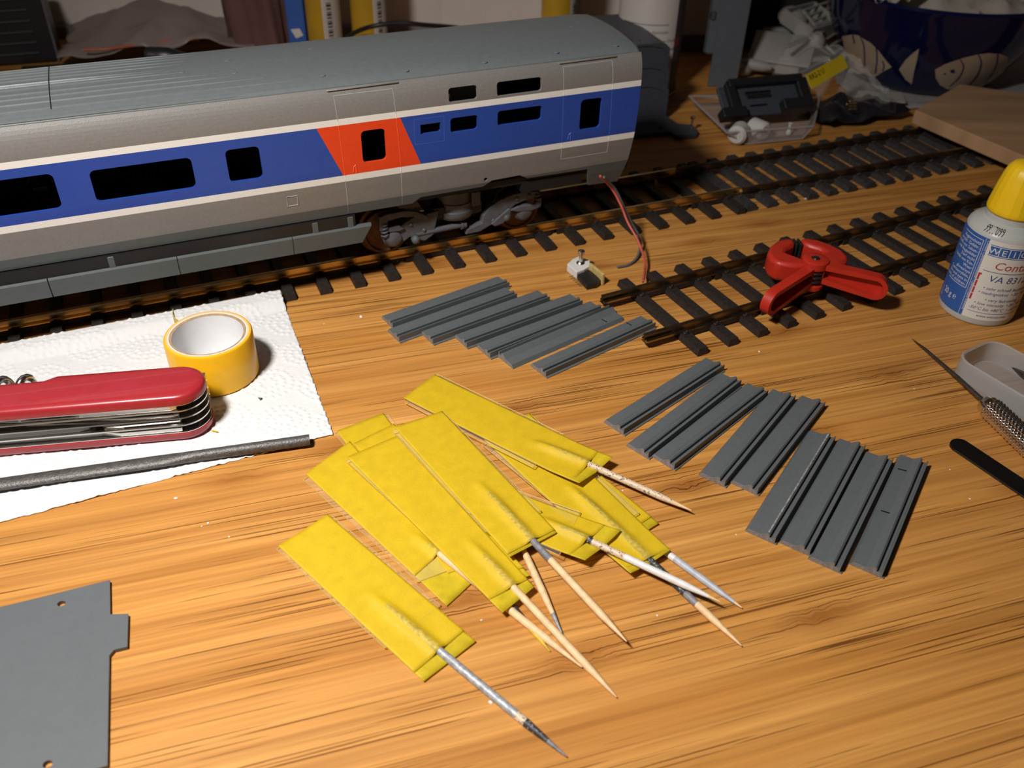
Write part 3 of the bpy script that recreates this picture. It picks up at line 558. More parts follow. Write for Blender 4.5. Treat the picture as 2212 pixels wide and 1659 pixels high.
def flag(label, TL, TR, BR, BL, z0, z1, ps, hs, pe, he, segs, strip, cut=.93, cutr=None, rad=1.12, tip=13, curl=0):
    a, b, c, d_ = [np.array(at(*p, h)) for p, h in ((TL, z0), (TR, z0), (BR, z1), (BL, z1))]
    org = ((a+b+c+d_)/4); org[2] = 0; t = thing('masked_window_strip', label, 'tape flag', tuple(org), 0)
    p0 = np.array(at(*ps, hs)); p1 = np.array(at(*pe, he)); dp = (p1-p0)[:2]; L = np.linalg.norm(dp); dn = dp/L
    def prad(f): return rad*min(1, .12+(max(0, (1-f)*L)/tip)**.8, .2+(f*L/11))
    def S(u, v, top):
        p = (a*(1-u)+b*u)*(1-v)+(d_*(1-u)+c*u)*v
        q_ = p[:2]-p0[:2]; al = q_@dn; ds2 = abs(q_[0]*dn[1]-q_[1]*dn[0]); env = 1/(1+math.exp(-(al-1)/1.4))
        wv = .05*math.sin(u*7+v*9+z0*5)*math.sin(v*5+z1)
        base = p[2]+wv
        if top:
            fz = al/L; pz = p0[2]+(p1[2]-p0[2])*fz; ra = prad(max(0, fz)); env = 1/(1+math.exp(-(al+3.5)/1.3))
            base = base+.28; base += max(0, pz+ra+.13-base)*env*math.exp(-(ds2/1.75)**2)
        base += curl*max(0, v-.85)/.15*abs(u-.5)*2*(.6 if top else 1)
        return (p[0]-org[0], p[1]-org[1], base)
    U = np.linspace(0, 1, 27); m = MB()
    m.grid([[S(u, v, False) for u in U] for v in np.linspace(0.01, 1, 30)]); m.build('under_tape', TAPE2, t, smooth='all', solid=.09)
    m = MB(); cr = cutr if cutr is not None else cut
    m.grid([[S(u, v*(cut+(cr-cut)*u), True) for u in U] for v in np.linspace(0, 1, 44)])
    for i_, f_ in enumerate(m.f):
        cx = sum(m.v[j][0] for j in f_)/4+org[0]-p0[0]; cy = sum(m.v[j][1] for j in f_)/4+org[1]-p0[1]; al = cx*dn[0]+cy*dn[1]
        if 1.5 < al and abs(cx*dn[1]-cy*dn[0]) < .55+.02*al: m.m[i_] = 1
    m.build('masking_tape', [TAPE, TAPET], t, smooth='all', solid=.09)
    if strip:
        q4 = []; mt0 = (a+b)[:2]/2; mb0 = (c+d_)[:2]/2; axv = mb0-mt0; lax = axv@axv
        for p in strip:
            zz = z0+.1
            for it in range(3): w3 = np.array(at(*p, zz)); zz = z0+(z1-z0)*min(1, max(0, (w3[:2]-mt0)@axv/lax))+.14
            q4.append(np.array(at(*p, zz)))
        m = MB(); k = .12
        V = [tuple(p-org+np.array([0, 0, e])) for e in (-k/2, k/2) for p in q4]
        m.add(V, [(3, 2, 1, 0), (4, 5, 6, 7)], 0); m.add(V, [(0, 1, 5, 4), (1, 2, 6, 5), (2, 3, 7, 6), (3, 0, 4, 7)], 1)
        for i in range(4): m.tube([tuple(q4[i]-org), tuple(q4[(i+1) % 4]-org)], .14, 4, m=1)
        m.build('clear_window_strip', [CLEAR, CEDGE], t)
    K = 46; pts = []; rd = []; mt = []
    for i in range(K+1):
        f = i/K; pts.append(tuple(p0+(p1-p0)*f-org)); s_end = (1-f)*L; s_st = f*L
        rd.append(prad(f)); 
        mt.append(next(q for lim, q in segs if f <= lim))
    m = MB(); m.tube(pts, rd, 14, mats=mt[:-1]); m.build('toothpick', PMAT, t, smooth=True)
    return t, p0-org, p1-org
flag('yellow tape flag behind the others, mostly covered, on a grey toothpick with a yellow tip', (727, 932), (828, 893), (1085, 1235), (990, 1268), .35, .5, (1070, 1265), 1.0, (1188, 1407), .5, [(.3, 5), (.6, 2), (1, 6)], [(722, 935), (836, 892), (960, 1050), (860, 1100)], rad=.95, tip=10)
flag('yellow tape flag at the far right under the others with a light grey toothpick', (1060, 965), (1150, 905), (1423, 1130), (1335, 1185), .35, 1.0, (1290, 1085), 1.2, (1603, 1313), .8, [(.42, 0), (.55, 3), (.95, 5), (1, 0)], [(1058, 975), (1154, 908), (1362, 1082), (1272, 1140)], cut=.95)
flag('wide yellow tape flag at the left of the pile with a pale square end', (660, 1024), (756, 954), (1018, 1260), (965, 1309), .4, .6, (915, 1169), 1.4, (1257, 1441), .9, [(.06, 2), (1, 0)], [(655, 1036), (762, 960), (985, 1226), (902, 1257)], cut=.80, rad=1.15, tip=16)
flag('yellow tape flag seen only as a corner behind the middle flag, its bare toothpick pointing steeply down', (763, 959), (851, 916), (1145, 1243), (1062, 1268), .9, 1.6, (1118, 1160), 1.7, (1215, 1371), .9, [(.80, 0), (1, 1)], None, cut=.96, tip=18)
flag('yellow tape flag on the right with a black toothpick ending in bare wood', (1045, 950), (1143, 893), (1448, 1192), (1361, 1243), 1.3, 2.4, (1245, 1062), 3.1, (1602, 1395), .9, [(.69, 2), (.74, 4), (1, 0)], [(1040, 960), (1148, 896), (1380, 1108), (1290, 1165)], cut=.97, cutr=.99, curl=1.0)
flag('slanting yellow tape flag whose black speckled toothpick has a white tip', (850, 1040), (905, 985), (1341, 1150), (1263, 1215), .9, 3.6, (1190, 1128), 4.2, (1556, 1300), 4.0, [(.26, 2), (.45, 7), (.93, 3), (1, 0)], [(857, 1034), (912, 990), (1253, 1106), (1208, 1200)], cut=.93, curl=1.0)
flag('yellow tape flag in the middle of the pile with a bare wooden toothpick', (750, 988), (858, 942), (1154, 1268), (1085, 1324), 2.3, 3.0, (1035, 1190), 3.8, (1332, 1506), .8, [(1, 0)], [(747, 995), (866, 948), (1000, 1100), (905, 1140)], cut=.93, cutr=.96)
flag('long yellow tape flag at the top of the pile with a speckled silver toothpick', (871, 860), (939, 810), (1323, 993), (1250, 1049), 1.2, 4.0, (1180, 962), 4.6, (1494, 1103), 2.6, [(.45, 7), (.85, 7), (1, 0)], [(875, 870), (944, 808), (1218, 938), (1152, 1010)], cut=.97, cutr=.93, curl=1.2)
flag('topmost yellow tape flag of the pile with a dark toothpick showing through', (852, 923), (955, 889), (1203, 1150), (1101, 1203), 3.4, 4.3, (1050, 1060), 4.9, (1354, 1386), 3.9, [(.35, 2), (.48, 4), (1, 0)], [(846, 930), (962, 893), (1168, 1103), (1050, 1149)], cut=.985)
flag('front yellow tape flag lying apart with a silver painted toothpick', (601, 1180), (708, 1112), (1028, 1385), (915, 1472), .4, .8, (822, 1300), 1.4, (1224, 1634), .8, [(.76, 1), (.80, 7), (.9, 2), (1, 4)], [(597, 1186), (715, 1112), (951, 1307), (832, 1400)], cut=.945, cutr=.93, rad=1.2, tip=16)
# ================================================================ GREY PLASTIC SLATS
SP = [(0, 0), (.15, .3), (.95, 1.65), (4.9, 1.7), (7.0, 3.25), (7.35, 3.3), (7.9, 2.9), (7.9, 1.8), (9.1, 1.75), (9.35, 3.0), (9.75, 3.0), (9.8, .65), (10.5, .4), (10.5, 0)]
SPL = 'plastic slats'
def slat(A, B, label, flip=False, marks=(), worn=False, h=0):
    a = np.array(at(*A, 0)); b = np.array(at(*B, 1.65)); d3 = b-a; d3[2] = 0; dd = uv(d3); nr = np.array([dd[1], -dd[0], 0]); b0 = b-(nr*.95 if not flip else nr*0); Ln = 58.5
    th = math.atan2(dd[1], dd[0]); t = thing('plastic_profile', label, 'slat', tuple(a), th)
    P = [(u, v) for u, v in SP]
    if flip: P = [(10.5-u, v) for u, v in SP]
    m = MB(); m.prism(P, 0, Ln, lambda u, v, w_: (w_, -u, v), 0, side=0, cap=1)
    m.build('slat_body', [GREY, mat('cut_plastic', (.20, .185, .18), .7, noise=.2, nscale=900, bump=.5)], t, bevel=.06)
    if worn: m = MB(); m.box((Ln*.5, -7.2, 3.33), (Ln*.98, .55, .05)); m.build('sanded_edge', mat('sanded', (.22, .22, .215), .7, noise=.5, nscale=900), t)
    for x, y in marks:
        m = MB(); m.box((x, -y, 1.76), (.5, 2.8, .08), M=Matrix.Rotation(.15, 3, 'Z')); m.build('pen_mark', BLACK, t)
    return t
ups = [((824, 687), (1067, 597), 'rearmost grey slat of the seven beside the train track', {}), ((837, 716), (1088, 619), 'grey slat second from the rear in the stepped row of seven', {}), ((909, 720.5), (1151, 627.5), 'grey slat third from the rear in the stepped row of seven', {}),
       ((981, 728), (1222, 635), 'grey slat in the middle of the stepped row of seven', {}), ((1029, 750), (1267, 650.5), 'grey slat touching the turned round slat in the stepped row', {})]
for A_, B_, l, k in ups: slat(A_, B_, l, **k)
slat((1074, 770), (1311, 663), 'grey slat turned round with its ridges on the far side and a pen mark', flip=True, marks=[(50, 7.4)])
slat((1145, 790), (1378, 681), 'foremost grey slat of the stepped row, with a pen mark, beside the short track', marks=[(50, 2.8)])
rts = [((1303, 912), (1520, 771), 'leftmost grey slat of the fanned group on the right'), ((1351, 963), (1556, 802), 'second slat from the left of the fan, with a rough cut end'), ((1406, 986), (1611, 825), 'third grey slat from the left of the fanned group'),
       ((1507.5, 1026), (1665.5, 838), 'fourth grey slat from the left, first after the gap in the fan'), ((1576, 1043), (1729, 851), 'fifth grey slat from the left, just before the steep four'), ((1608, 1147), (1750, 920), 'sixth grey slat from the left, its ridge sanded pale'),
       ((1681, 1172), (1813, 938), 'seventh grey slat from the left of the fanned group'), ((1744, 1208), (1871, 966), 'eighth grey slat, second from the right end of the fan'), ((1833, 1219), (1943.5, 973), 'rightmost grey slat of the fan with two black pen marks')]
for k, (A_, B_, l) in enumerate(rts): slat(A_, B_, l, marks=[(50.5, 3.2), (27, 3.6)] if k == 8 else (), worn=(k == 5))
# ================================================================ SCREW CONNECTOR
cn = thing('electronic_connector', 'small white block with an upright screw joined to a black pin header', 'connector', tuple(at(1262, 602)), math.radians(-12))
Mc = Matrix.Rotation(math.radians(-12), 3, 'Z').inverted()
def lc(x, y, h, o_=np.array(at(1262, 602))): p = Mc @ Vector(tuple(np.array(at(x, y, h))-o_)); return (p.x, p.y, p.z)
P = [lc(x, y, 4)[:2] for x, y in ((1225, 570), (1236, 560), (1250, 553), (1274, 562), (1275, 574), (1262, 582), (1246, 588))]
m = MB(); m.prism(P, .2, 4.0); m.build('white_block', WHITE, cn, bevel=.3)
c = lc(1254, 568, 4); m = MB(); m.lathe([(2.0, 4), (1.9, 4.3), (.9, 5), (.85, 8.6), (1.55, 8.8), (1.6, 10.2), (1.0, 10.6), (.3, 10.3)], 20, (c[0], c[1], 0)); m.build('screw', STEEL, cn, smooth=True)
a1 = lc(1276, 572, 5); a2 = lc(1303, 596, 4.6); m = MB(); dxy = uv((a2[0]-a1[0], a2[1]-a1[1])); ang = math.atan2(dxy[1], dxy[0])
m.box(((a1[0]+a2[0])/2, (a1[1]+a2[1])/2, 2.9), (math.hypot(a2[0]-a1[0], a2[1]-a1[1])+1, 1.3, 5.6), M=Matrix.Rotation(ang, 3, 'Z'), bev=.2); m.build('circuit_board', mat('pcb_tan', (.48, .35, .13), .5, noise=.15), cn)
P = [lc(x, y, 2.6)[:2] for x, y in ((1243, 589), (1262, 582), (1280, 584), (1297, 605), (1290, 612), (1268, 616))]
m = MB(); m.prism(P, .2, 2.7); m.build('pin_header', BLACK, cn, bevel=.15)
m = MB()
for k in range(6):
    f = k/5; p = np.array(lc(1245+22*f, 594+20*f, 1.2)); m.tube([tuple(p), (p[0]-3.2, p[1]-1.0, .5)], .16, 6)
m.build('pins', mat('pin_metal', (.3, .24, .14), .4, metal=1), cn)
# ================================================================ SPRING CLAMP lying on the short track
REDP = mat('clamp_red', (.44, .022, .010), .42, noise=.08, nscale=120, bump=.08)
hub = np.array(at(1754, 585, 14)); ca = math.radians(6); cl = thing('spring_clamp', 'red plastic spring clamp lying across the short track', 'clamp', (hub[0], hub[1], 7.2), ca)
def jaw(sg):
    P = [(1.6, 22), (5, 22.4), (9.5, 20.5), (14, 16), (17, 10.5), (17.4, 5), (15.5, 1), (10, -1), (3, -2), (2.2, 3), (6, 7), (9, 10), (7.5, 13), (4, 15.5), (1.6, 18)]
    P = [(sg*x, y) for x, y in P]; m = MB(); m.prism(P, 1.6, 10.8); m.build('jaw', REDP, cl, bevel=1.6, smooth=True)
    m = MB(); m.box((sg*1.0, 20, 6), (1.3, 5.6, 8.6), bev=.4); m.build('jaw_pad', BLACK, cl)
jaw(1); jaw(-1)
def handle(sg, dirv, z0, z1):
    Lh = 31.5 if sg > 0 else 36
    dv = uv(dirv); nv = np.array([dv[1], -dv[0]])*(1 if sg > 0 else -1); hz = 5.4
    out = []; inn = []
    for a in np.linspace(-90, 90, 13): out.append((Lh-hz+hz*math.cos(math.radians(a)), hz*math.sin(math.radians(a))))
    out = [(1, -hz*.8)]+out+[(1, hz*.8)]
    q = hz-1.9
    for a in np.linspace(-90, 90, 13): inn.append((Lh-hz+q*math.cos(math.radians(a)), q*math.sin(math.radians(a))))
    inn = [(5, -q*.55)]+inn+[(5, q*.55)]
    v2, f2 = sheet2d(out, [inn]); m = MB()
    def pl(s, z, d): p = dv*s+nv*d; zz = z0+(z1-z0)*s/Lh+z; return (p[0], p[1], zz)
    for d, fl in ((3.6, 1), (-.6, -1)): m.add([pl(s, z, d) for s, z in v2], f2 if fl*sg < 0 else [f[::-1] for f in f2])
    for lp, sgn in ((out, 1), (inn, -1)):
        n = len(lp); m.add([pl(*p, 3.6) for p in lp]+[pl(*p, -.6) for p in lp], [((i+1) % n, i, n+i, n+(i+1) % n) for i in range(n)])
    v3, f3 = sheet2d(inn); m.add([pl(s, z, 0.) for s, z in v3], f3 if sg < 0 else [f[::-1] for f in f3]); m.add([pl(s, z, -.4) for s, z in v3], f3)
    o = m.build('handle', REDP, cl, smooth=True)
handle(-1, (-26, -19.5), 7, 4.2); handle(1, (27, -13), 8.4, 5.6)
for z0, z1 in ((9.6, 13.6), (-.2, 2.6)):
    m = MB(); m.lathe([(0.01, z0), (5.2, z0), (5.6, z0+.5), (5.6, z1-.6), (4.8, z1), (2, z1), (1.9, z1-.6), (.01, z1-.6)], 32, (0, -.8, 0)); m.build('pivot_hub', REDP, cl, smooth=True)
m = MB(); m.lathe([(.01, 13.2), (1.7, 13.2), (1.3, 13.9), (.01, 14.1)], 16, (0, -.8, 0)); m.build('rivet', BLACK, cl, smooth=True)
m = MB(); m.tube([(3.3*math.cos(a), -2.6+3.3*math.sin(a), 2.8+a*.33) for a in np.linspace(0, 20, 90)], .62, 8); m.tube([(3.3, -2.4, 8), (9, -5, 8.6), (13, -6.4, 8.8), (16, -7.6, 8.4)], .5, 6); m.build('spring', BLACK, cl, smooth='all')
# ================================================================ GLUE BOTTLE
bt = thing('glue_bottle', 'small translucent glue bottle with yellow cap and printed blue and white label', 'bottle', (201, 332, 0))
PLA = mat('milky_plastic', (.50, .51, .49), .32, trl=.15, noise=.02, spec=.4)
m = MB(); m.lathe([(13.6, 0.2), (14.9, .5), (15.3, 1.8), (15.3, 38.6), (14.8, 40.4), (13.2, 42.2), (11, 43.2), (10, 44), (9.9, 45), (9.9, 47.5)], 72); m.build('bottle_body', PLA, bt, smooth=True)
m = MB(); n = 120; prof = [(10.2, 46.6), (10.5, 47.6), (10.3, 49), (9.9, 52), (9.3, 57), (8.4, 62), (7.6, 64.6), (6.2, 66.4), (3.4, 67.4), (.01, 67.7)]
V = []
for k, (r, z) in enumerate(prof):
    for j in range(n):
        a = 2*math.pi*j/n; rb = r*(1+.022*max(0, math.cos(a*20))**3*(1 if 1 < k < 8 else 0)); V.append((rb*math.cos(a), rb*math.sin(a), z))
m.add(V, [(k*n+j, k*n+(j+1) % n, (k+1)*n+(j+1) % n, (k+1)*n+j) for k in range(len(prof)-1) for j in range(n)]+[tuple(range(n-1, -1, -1))]); m.build('cap', mat('cap_yellow', (.78, .50, .008), .42, noise=.03), bt, smooth='all')
RL = 15.38
def cylpatch(a0, a1, z0, z1, r=RL): return [[(r*math.cos(math.radians(a)), r*math.sin(math.radians(a)), z) for z in (z0, z1)] for a in np.linspace(a0, a1, max(2, int(abs(a1-a0)/4)+1))]
LBL = [mat('label_white', (.64, .62, .58), .45), mat('label_blue', (.025, .095, .34), .4), mat('label_red', (.40, .03, .03), .45), mat('label_navy', (.02, .05, .20), .45)]
m = MB(); m.grid(cylpatch(-136, 40, 3.2, 39), 0); m.grid(cylpatch(-225, -136, 3.2, 39), 1); m.build('label', LBL, bt, smooth='all')
def cyltext(m, s, size, phi, z, mi, r=RL+.05, align='LEFT', vert=0, xs=1.0, shear=0):
    V, Fc = text(s, size, align); out = []
    for x, y in V:
        x = x*xs+shear*y
        if vert: u, w_ = y, -x
        else: u, w_ = x, y
        a = math.radians(phi)+u/RL; out.append((r*math.cos(a), r*math.sin(a), z+w_))
    m.add(out, Fc, mi)
def arc(a): return math.degrees(a/RL)
m = MB()
for k, chh in enumerate('WEICON'):
    a0 = -131.5+k*14.2; m.grid(cylpatch(a0, a0+12.9, 33.0, 36.6, RL+.04), 1); cyltext(m, chh, 3.6, a0+arc(1.73), 33.5, 0, RL+.08, 'CENTER', xs=1.15)
m.grid(cylpatch(-132.6, -44, 36.9, 37.2, RL+.04), 1); m.grid(cylpatch(-132.6, -44, 32.4, 32.7, RL+.04), 1)
cyltext(m, 'Contact', 4.9, -118, 27.2, 2, xs=1.08, shear=.2)
m.grid(cylpatch(-130.4, -40, 25.6, 25.85, RL+.04), 3); cyltext(m, 'VA 8312', 4.2, -119, 21.4, 3, shear=.2, xs=1.05)
for s_, ph, z in (('• sehr schnell Aushärtend', -121.5, 17.6), ('• niedrigviskos  • 20 - 40 mPa·s', -126, 15.4), ('• very fast-curing', -113, 12.4), ('• low viscosity  • 20 - 40 mPa·s', -126, 10.2), ('-50°C bis +80°C  • -58°F to +176°F', -131, 7.8)): cyltext(m, s_, 2.05, ph, z, 3, shear=.2)
m.grid(cylpatch(-131, -40, 6.5, 6.7, RL+.04), 3); cyltext(m, 'www.weicon.com', 1.7, -116, 4.6, 3, shear=.2)
for k in range(4): m.grid(cylpatch(-134.6, -131.6, 11.6+k*3.1, 14.4+k*3.1, RL+.045), 2)
m.grid(cylpatch(-134.6, -129.6, 23.4, 24.2, RL+.045), 2)
cyltext(m, 'Contact Cyanacrylatklebstoff / Cyanoacrylate Adhesive', 1.45, -138.8, 38.2, 0, vert=1)
m.grid(cylpatch(-141.6, -141.1, 3.4, 38.8, RL+.04), 0)
for z in (37.4, 15.2): m.grid(cylpatch(-186, -144.4, z, z+.22, RL+.04), 0)
m.grid(cylpatch(-145.1, -144.3, 15.2, 37.6, RL+.04), 0)
for k, s_ in enumerate(('Augenschutz', 'acrylat. Gefahr.', 'innerhalb von Sekun-', 'und Augenlider', 'Darf nicht', 'hände von Kin-', 'Wear', 'gloves/eye', 'Cyanoacrylate.', 'skin and eyes in', 'reach of children.')): cyltext(m, s_, 1.9, -146.5, 35.2-k*1.92, 0, align='RIGHT')
cyltext(m, '20 g ℮', 3.7, -184, 8.2, 0, xs=.85); m.add([(RL*1.004*math.cos(math.radians(a)), RL*1.004*math.sin(math.radians(a)), z) for a, z in ((-192, 5), (-190.5, 5), (-191.5, 13))], [(0, 1, 2)], 0)
m.build('printed_lettering', LBL, bt)
m = MB(); cyltext(m, '9917099', 3.2, -158, 44.4, 0, 10.2, xs=1.0)
# the code sits on the sloping shoulder
V_ = []
for x, y, z in m.v:
    t = (z-44.4)/2.3; r = 14.6-3.3*t; a = math.atan2(y, x); a = math.radians(-138)+(a-math.radians(-138))*10.2/12.6; zc = float(np.interp(r, [11, 13.2, 14.8], [43.2, 42.2, 40.4])); V_.append(((r+.08)*math.cos(a), (r+.08)*math.sin(a), zc+.1))
m.v = V_; m.build('printed_code', BLACK, bt)
# ================================================================ FROSTED TRAY, TWEEZERS, PIN VISE, BLACK FILE at the right edge
ta = math.radians(-57.5); fr = thing('frosted_tray', 'frosted translucent plastic lid tray at the right edge behind the pin vise', 'tray', tuple(at(2043, 812)), ta)
FRO = mat('frosted_plastic', (.55, .54, .53), .55, trl=.35, alpha=.60, spec=.3)
P0 = rrect(0, 0, 74, 25, 7, 6); m = MB()
def ring(o_, z): return [(x, y, z) for x, y in rrect(o_, o_, 74-o_, 25-o_, max(1, 7-o_), 6)]
rings = [ring(.8, 0), ring(0, .8), ring(0, 9.6), ring(.6, 10), ring(1.2, 9.6), ring(1.4, 1.2)]; n = len(rings[0])
for r_ in rings: m.v += r_
for k in range(5): m.f += [(k*n+i, k*n+(i+1) % n, (k+1)*n+(i+1) % n, (k+1)*n+i) for i in range(n)]; m.m += [0]*n
m.f += [tuple(range(n-1, -1, -1)), tuple(range(5*n, 6*n))]; m.m += [0, 0]
m.build('tray_body', FRO, fr, smooth=True)
p = np.array(at(2184, 792, 2.6)); q = np.array(at(2260, 840, 5)); m = MB(); m.tube([tuple(p), tuple(p+(q-p)*.25), tuple(p+(q-p)*.6), tuple(q)], [.15, 1.0, 1.6, 1.7], 8)
solo(m, 'tweezers', STEELD, 'dark steel tweezers tip lying inside the frosted tray', 'tweezers', smooth=True)
A = np.array(at(2127, 869, 4.3)); B = np.array(at(2300, 1035, 4.3)); dd = uv(B-A); pv = thing('pin_vise', 'knurled chrome pin vise with a long thin needle pointing at the clamp', 'tool', (A[0], A[1], 0), math.atan2(dd[1], dd[0]))
m = MB(); n = 64; prof = [(1.2, -.5), (2.6, -.2), (3.6, .8), (4.1, 2.4), (4.2, 4)]; Vn = []; K = 150
V = []
for r, x in prof: V += [(x, r*math.cos(2*math.pi*j/n), 4.3+r*math.sin(2*math.pi*j/n)) for j in range(n)]
for k in range(K):
    x = 4+k*.42
    for j in range(n):
        ph = j*.5; kn_ = .17*(math.cos(math.pi*(k+j)/2)+math.cos(math.pi*(k-j)/2)); r = 4.12+kn_; V.append((x, r*math.cos(2*math.pi*j/n), 4.3+r*math.sin(2*math.pi*j/n)))
kk = len(prof)+K; m.add(V, [(k*n+(j+1) % n, k*n+j, (k+1)*n+j, (k+1)*n+(j+1) % n) for k in range(kk-1) for j in range(n)]+[tuple(range(n))]); m.build('knurled_handle', mat('chrome', (.78, .76, .73), .14, metal=1), pv, smooth=False)
nt_ = np.array(at(1976, 731, 2.0)); ln = np.linalg.norm((nt_-A)[:2]); m = MB(); m.tube([(0, 0, 4.3), (-ln*.35, 0, 4.0), (-ln*.8, 0, 3), (-ln, 0, 2.0)], [1.0, .8, .5, .12], 12); m.build('needle', STEELD, pv, smooth=True)
A = np.array(at(2066, 955, .5)); dd = uv(np.array(at(2212, 1072, .5))-np.array(at(2058, 968, .5))); fl = MB(); out = []
for a in np.linspace(90, 270, 13): out.append((3.2+3.2*math.cos(math.radians(a)) if a < 300 else 0, 3.7*math.sin(math.radians(a))))
out += [(70, -3.7), (70, 3.7)]
fl.prism(out, .25, 1.35)
solo(fl, 'metal_strip', mat('black_metal', (.06, .06, .063), .14, metal=.9, noise=.2, nscale=1500), 'flat black metal strip with a rounded end, lower right of the pin vise', 'metal strip', loc=(A[0]-1.5, A[1]+.5, 0), rotz=math.atan2(dd[1], dd[0]), bevel=.2)
# ================================================================ WOODEN BOARD, top right
Bz = 7.6; bd = [np.array(at(1968, 266, Bz)), np.array(at(2060, 212, Bz))]; e1 = uv((np.array(at(2205, 370, Bz))-bd[0])[:2]); a_b = math.atan2(e1[1], e1[0])
m = MB(); P = [bd[0][:2], bd[0][:2]+e1*190]; Lb = np.linalg.norm((bd[1]-bd[0])[:2]); e2 = uv((bd[1]-bd[0])[:2])
e3 = uv((np.array(at(2212, 222, Bz+8))-np.array(at(2058, 199, Bz+8)))[:2])
c0 = bd[0][:2]; c1 = c0+e2*(Lb+4); poly = [tuple(c0), tuple(c0+e1*200), tuple(c1+e3*190), tuple(c1)]
m.prism(poly, Bz, Bz+8.2)
solo(m, 'wooden_board', mat('pine_board', (.40, .235, .125), .7, noise=.22, nscale=9, bump=.3, bscale=120, stretch=(1, 7, 1)), 'flat offcut of pale wood resting across the far track', 'board', bevel=.5)
# ================================================================ BOWL
BC = np.array([281., 642.]); bowl = thing('ceramic_bowl', 'dark blue glazed bowl painted with cream leaf shapes', 'bowl', (BC[0], BC[1], .6))
BP = [(0, 0), (44, 0), (48, 2), (50, 6), (57, 16), (65, 30), (71, 43), (75, 56), (76.5, 59), (75.5, 61), (73.5, 60), (70, 52), (60, 30), (46, 12), (20, 6), (0, 5)]
m = MB(); m.lathe([(max(r, .01), z) for r, z in BP], 96); m.build('bowl_body', mat('cobalt_glaze', (.0035, .006, .040), .12, noise=.2, nscale=18, coat=.4), bowl, smooth=True)
def bowl_r(z): return float(np.interp(z, [2, 6, 16, 30, 43, 56, 59], [48, 50, 57, 65, 71, 75, 76.5]))
def on_bowl(x, y):
    d = ray(x, y); best = None
    for k in np.linspace(450, 760, 1200):
        P = d*k+np.array([0, 0, H]); z = P[2]-.6
        if 0 < z < 60 and math.hypot(P[0]-BC[0], P[1]-BC[1]) < bowl_r(z): return math.atan2(P[1]-BC[1], P[0]-BC[0]), z
    return None
def bowl_patch(px, name, matl, off=.35):
    Q = [on_bowl(1840+.16817*a, .16817*b) for a, b in px]; Q = [q for q in Q if q]
    if len(Q) < 3: return
    sc = 60; P2 = [(q[0]*sc, q[1]) for q in Q]
    xs_ = [p[0] for p in P2]; zs = [p[1] for p in P2]
    ln_ = [((x, min(zs)-1), (x, max(zs)+1)) for x in np.arange(min(xs_), max(xs_), 4)]+[((min(xs_)-1, z), (max(xs_)+1, z)) for z in np.arange(min(zs), max(zs), 4)]
    v2, f2 = sheet2d(P2, [], ln_); m = MB(); m.add([((bowl_r(z)+off)*math.cos(a/sc), (bowl_r(z)+off)*math.sin(a/sc), z) for a, z in v2], f2); return m.build(name, matl, bowl, smooth='all')
CRM = mat('cream_glaze', (.42, .33, .24), .3, noise=.08, nscale=40); NAVY = mat('navy_line', (.02, .02, .12), .3)
bowl_patch([(1070, 890), (1075, 1000), (1130, 1090), (1220, 1140), (1330, 1155), (1480, 1140), (1650, 1100), (1800, 1040), (1930, 930), (2010, 800), (1980, 720), (1900, 690), (1750, 680), (1600, 700), (1400, 750), (1200, 820)], 'painted_leaf', CRM)
bowl_patch([(-120, 470), (0, 445), (80, 450), (250, 550), (350, 650), (440, 770), (515, 860), (310, 985), (200, 960), (0, 900), (-120, 850)], 'painted_leaf', CRM)
bowl_patch([(610, 890), (700, 760), (790, 680), (865, 622), (840, 760), (800, 920), (770, 1080), (690, 1020)], 'painted_leaf', CRM)
def strk(p, wd, rev=False):
    p = smooth_pts([(a, b, 0) for a, b in p], 4); L_ = [(a-wd, b) for a, b, _ in p]; R__ = [(a+wd, b) for a, b, _ in p[::-1]]; bowl_patch(L_+R__, 'painted_line', NAVY, .6)
for p in ([(1380, 745), (1430, 850), (1380, 980), (1250, 1110)], [(1620, 700), (1655, 800), (1610, 950), (1480, 1110)], [(1865, 690), (1850, 820), (1790, 960), (1700, 1070)], [(120, 480), (165, 600), (175, 880)], [(320, 610), (330, 750), (310, 940)], [(400, 780), (420, 850), (400, 910)], [(20, 450), (45, 560)]): strk(p, 9)
bowl_patch([(1290+32*math.cos(a), 912+24*math.sin(a)) for a in np.linspace(0, 6.28, 12)[:-1]], 'painted_dot', NAVY, .6)
bowl_patch([(1190+16*math.cos(a), 946+10*math.sin(a)) for a in np.linspace(0, 6.28, 10)[:-1]], 'painted_dot', NAVY, .6)
# crumpled tissue in the bowl
def crumple(name, label, c, sx, sy, z0, amp, matl, n=34, seed=1, freq=.07, rot=0, cat='paper', dome=0, sol=.3, clipr=None):
    rs = np.random.RandomState(seed); W_ = [(rs.uniform(-1, 1), rs.uniform(-1, 1), rs.uniform(0, 6), rs.uniform(.6, 2.6)) for _ in range(9)]; rows = []
    for i in range(n):
        row = []
        for j in range(n):
            x = (i/(n-1)-.5)*sx; y = (j/(n-1)-.5)*sy
            if clipr:
                r_ = max(abs(x)/(sx/2), abs(y)/(sy/2)); t = math.hypot(x, y)
                if t > 1e-6: f = r_*clipr/t*1.0; x, y = x*f, y*f
            z = sum((1-abs(math.sin((x*a+y*b)*freq*s+p)))*amp/(2+k*.5) for k, (a, b, p, s) in enumerate(W_)); z += dome*(1-(x/(sx/2))**2)*(1-(y/(sy/2))**2)
            row.append((x+1.5*math.sin(y*.3+seed), y+1.5*math.sin(x*.27), z0+z))
        rows.append(row)
    m = MB(); m.grid(rows); return solo(m, name, matl, label, cat, loc=(c[0], c[1], c[2]), rotz=rot, smooth=True, solid=sol)
TIS = mat('tissue', (.52, .47, .42), .85, trl=.2, noise=.05)
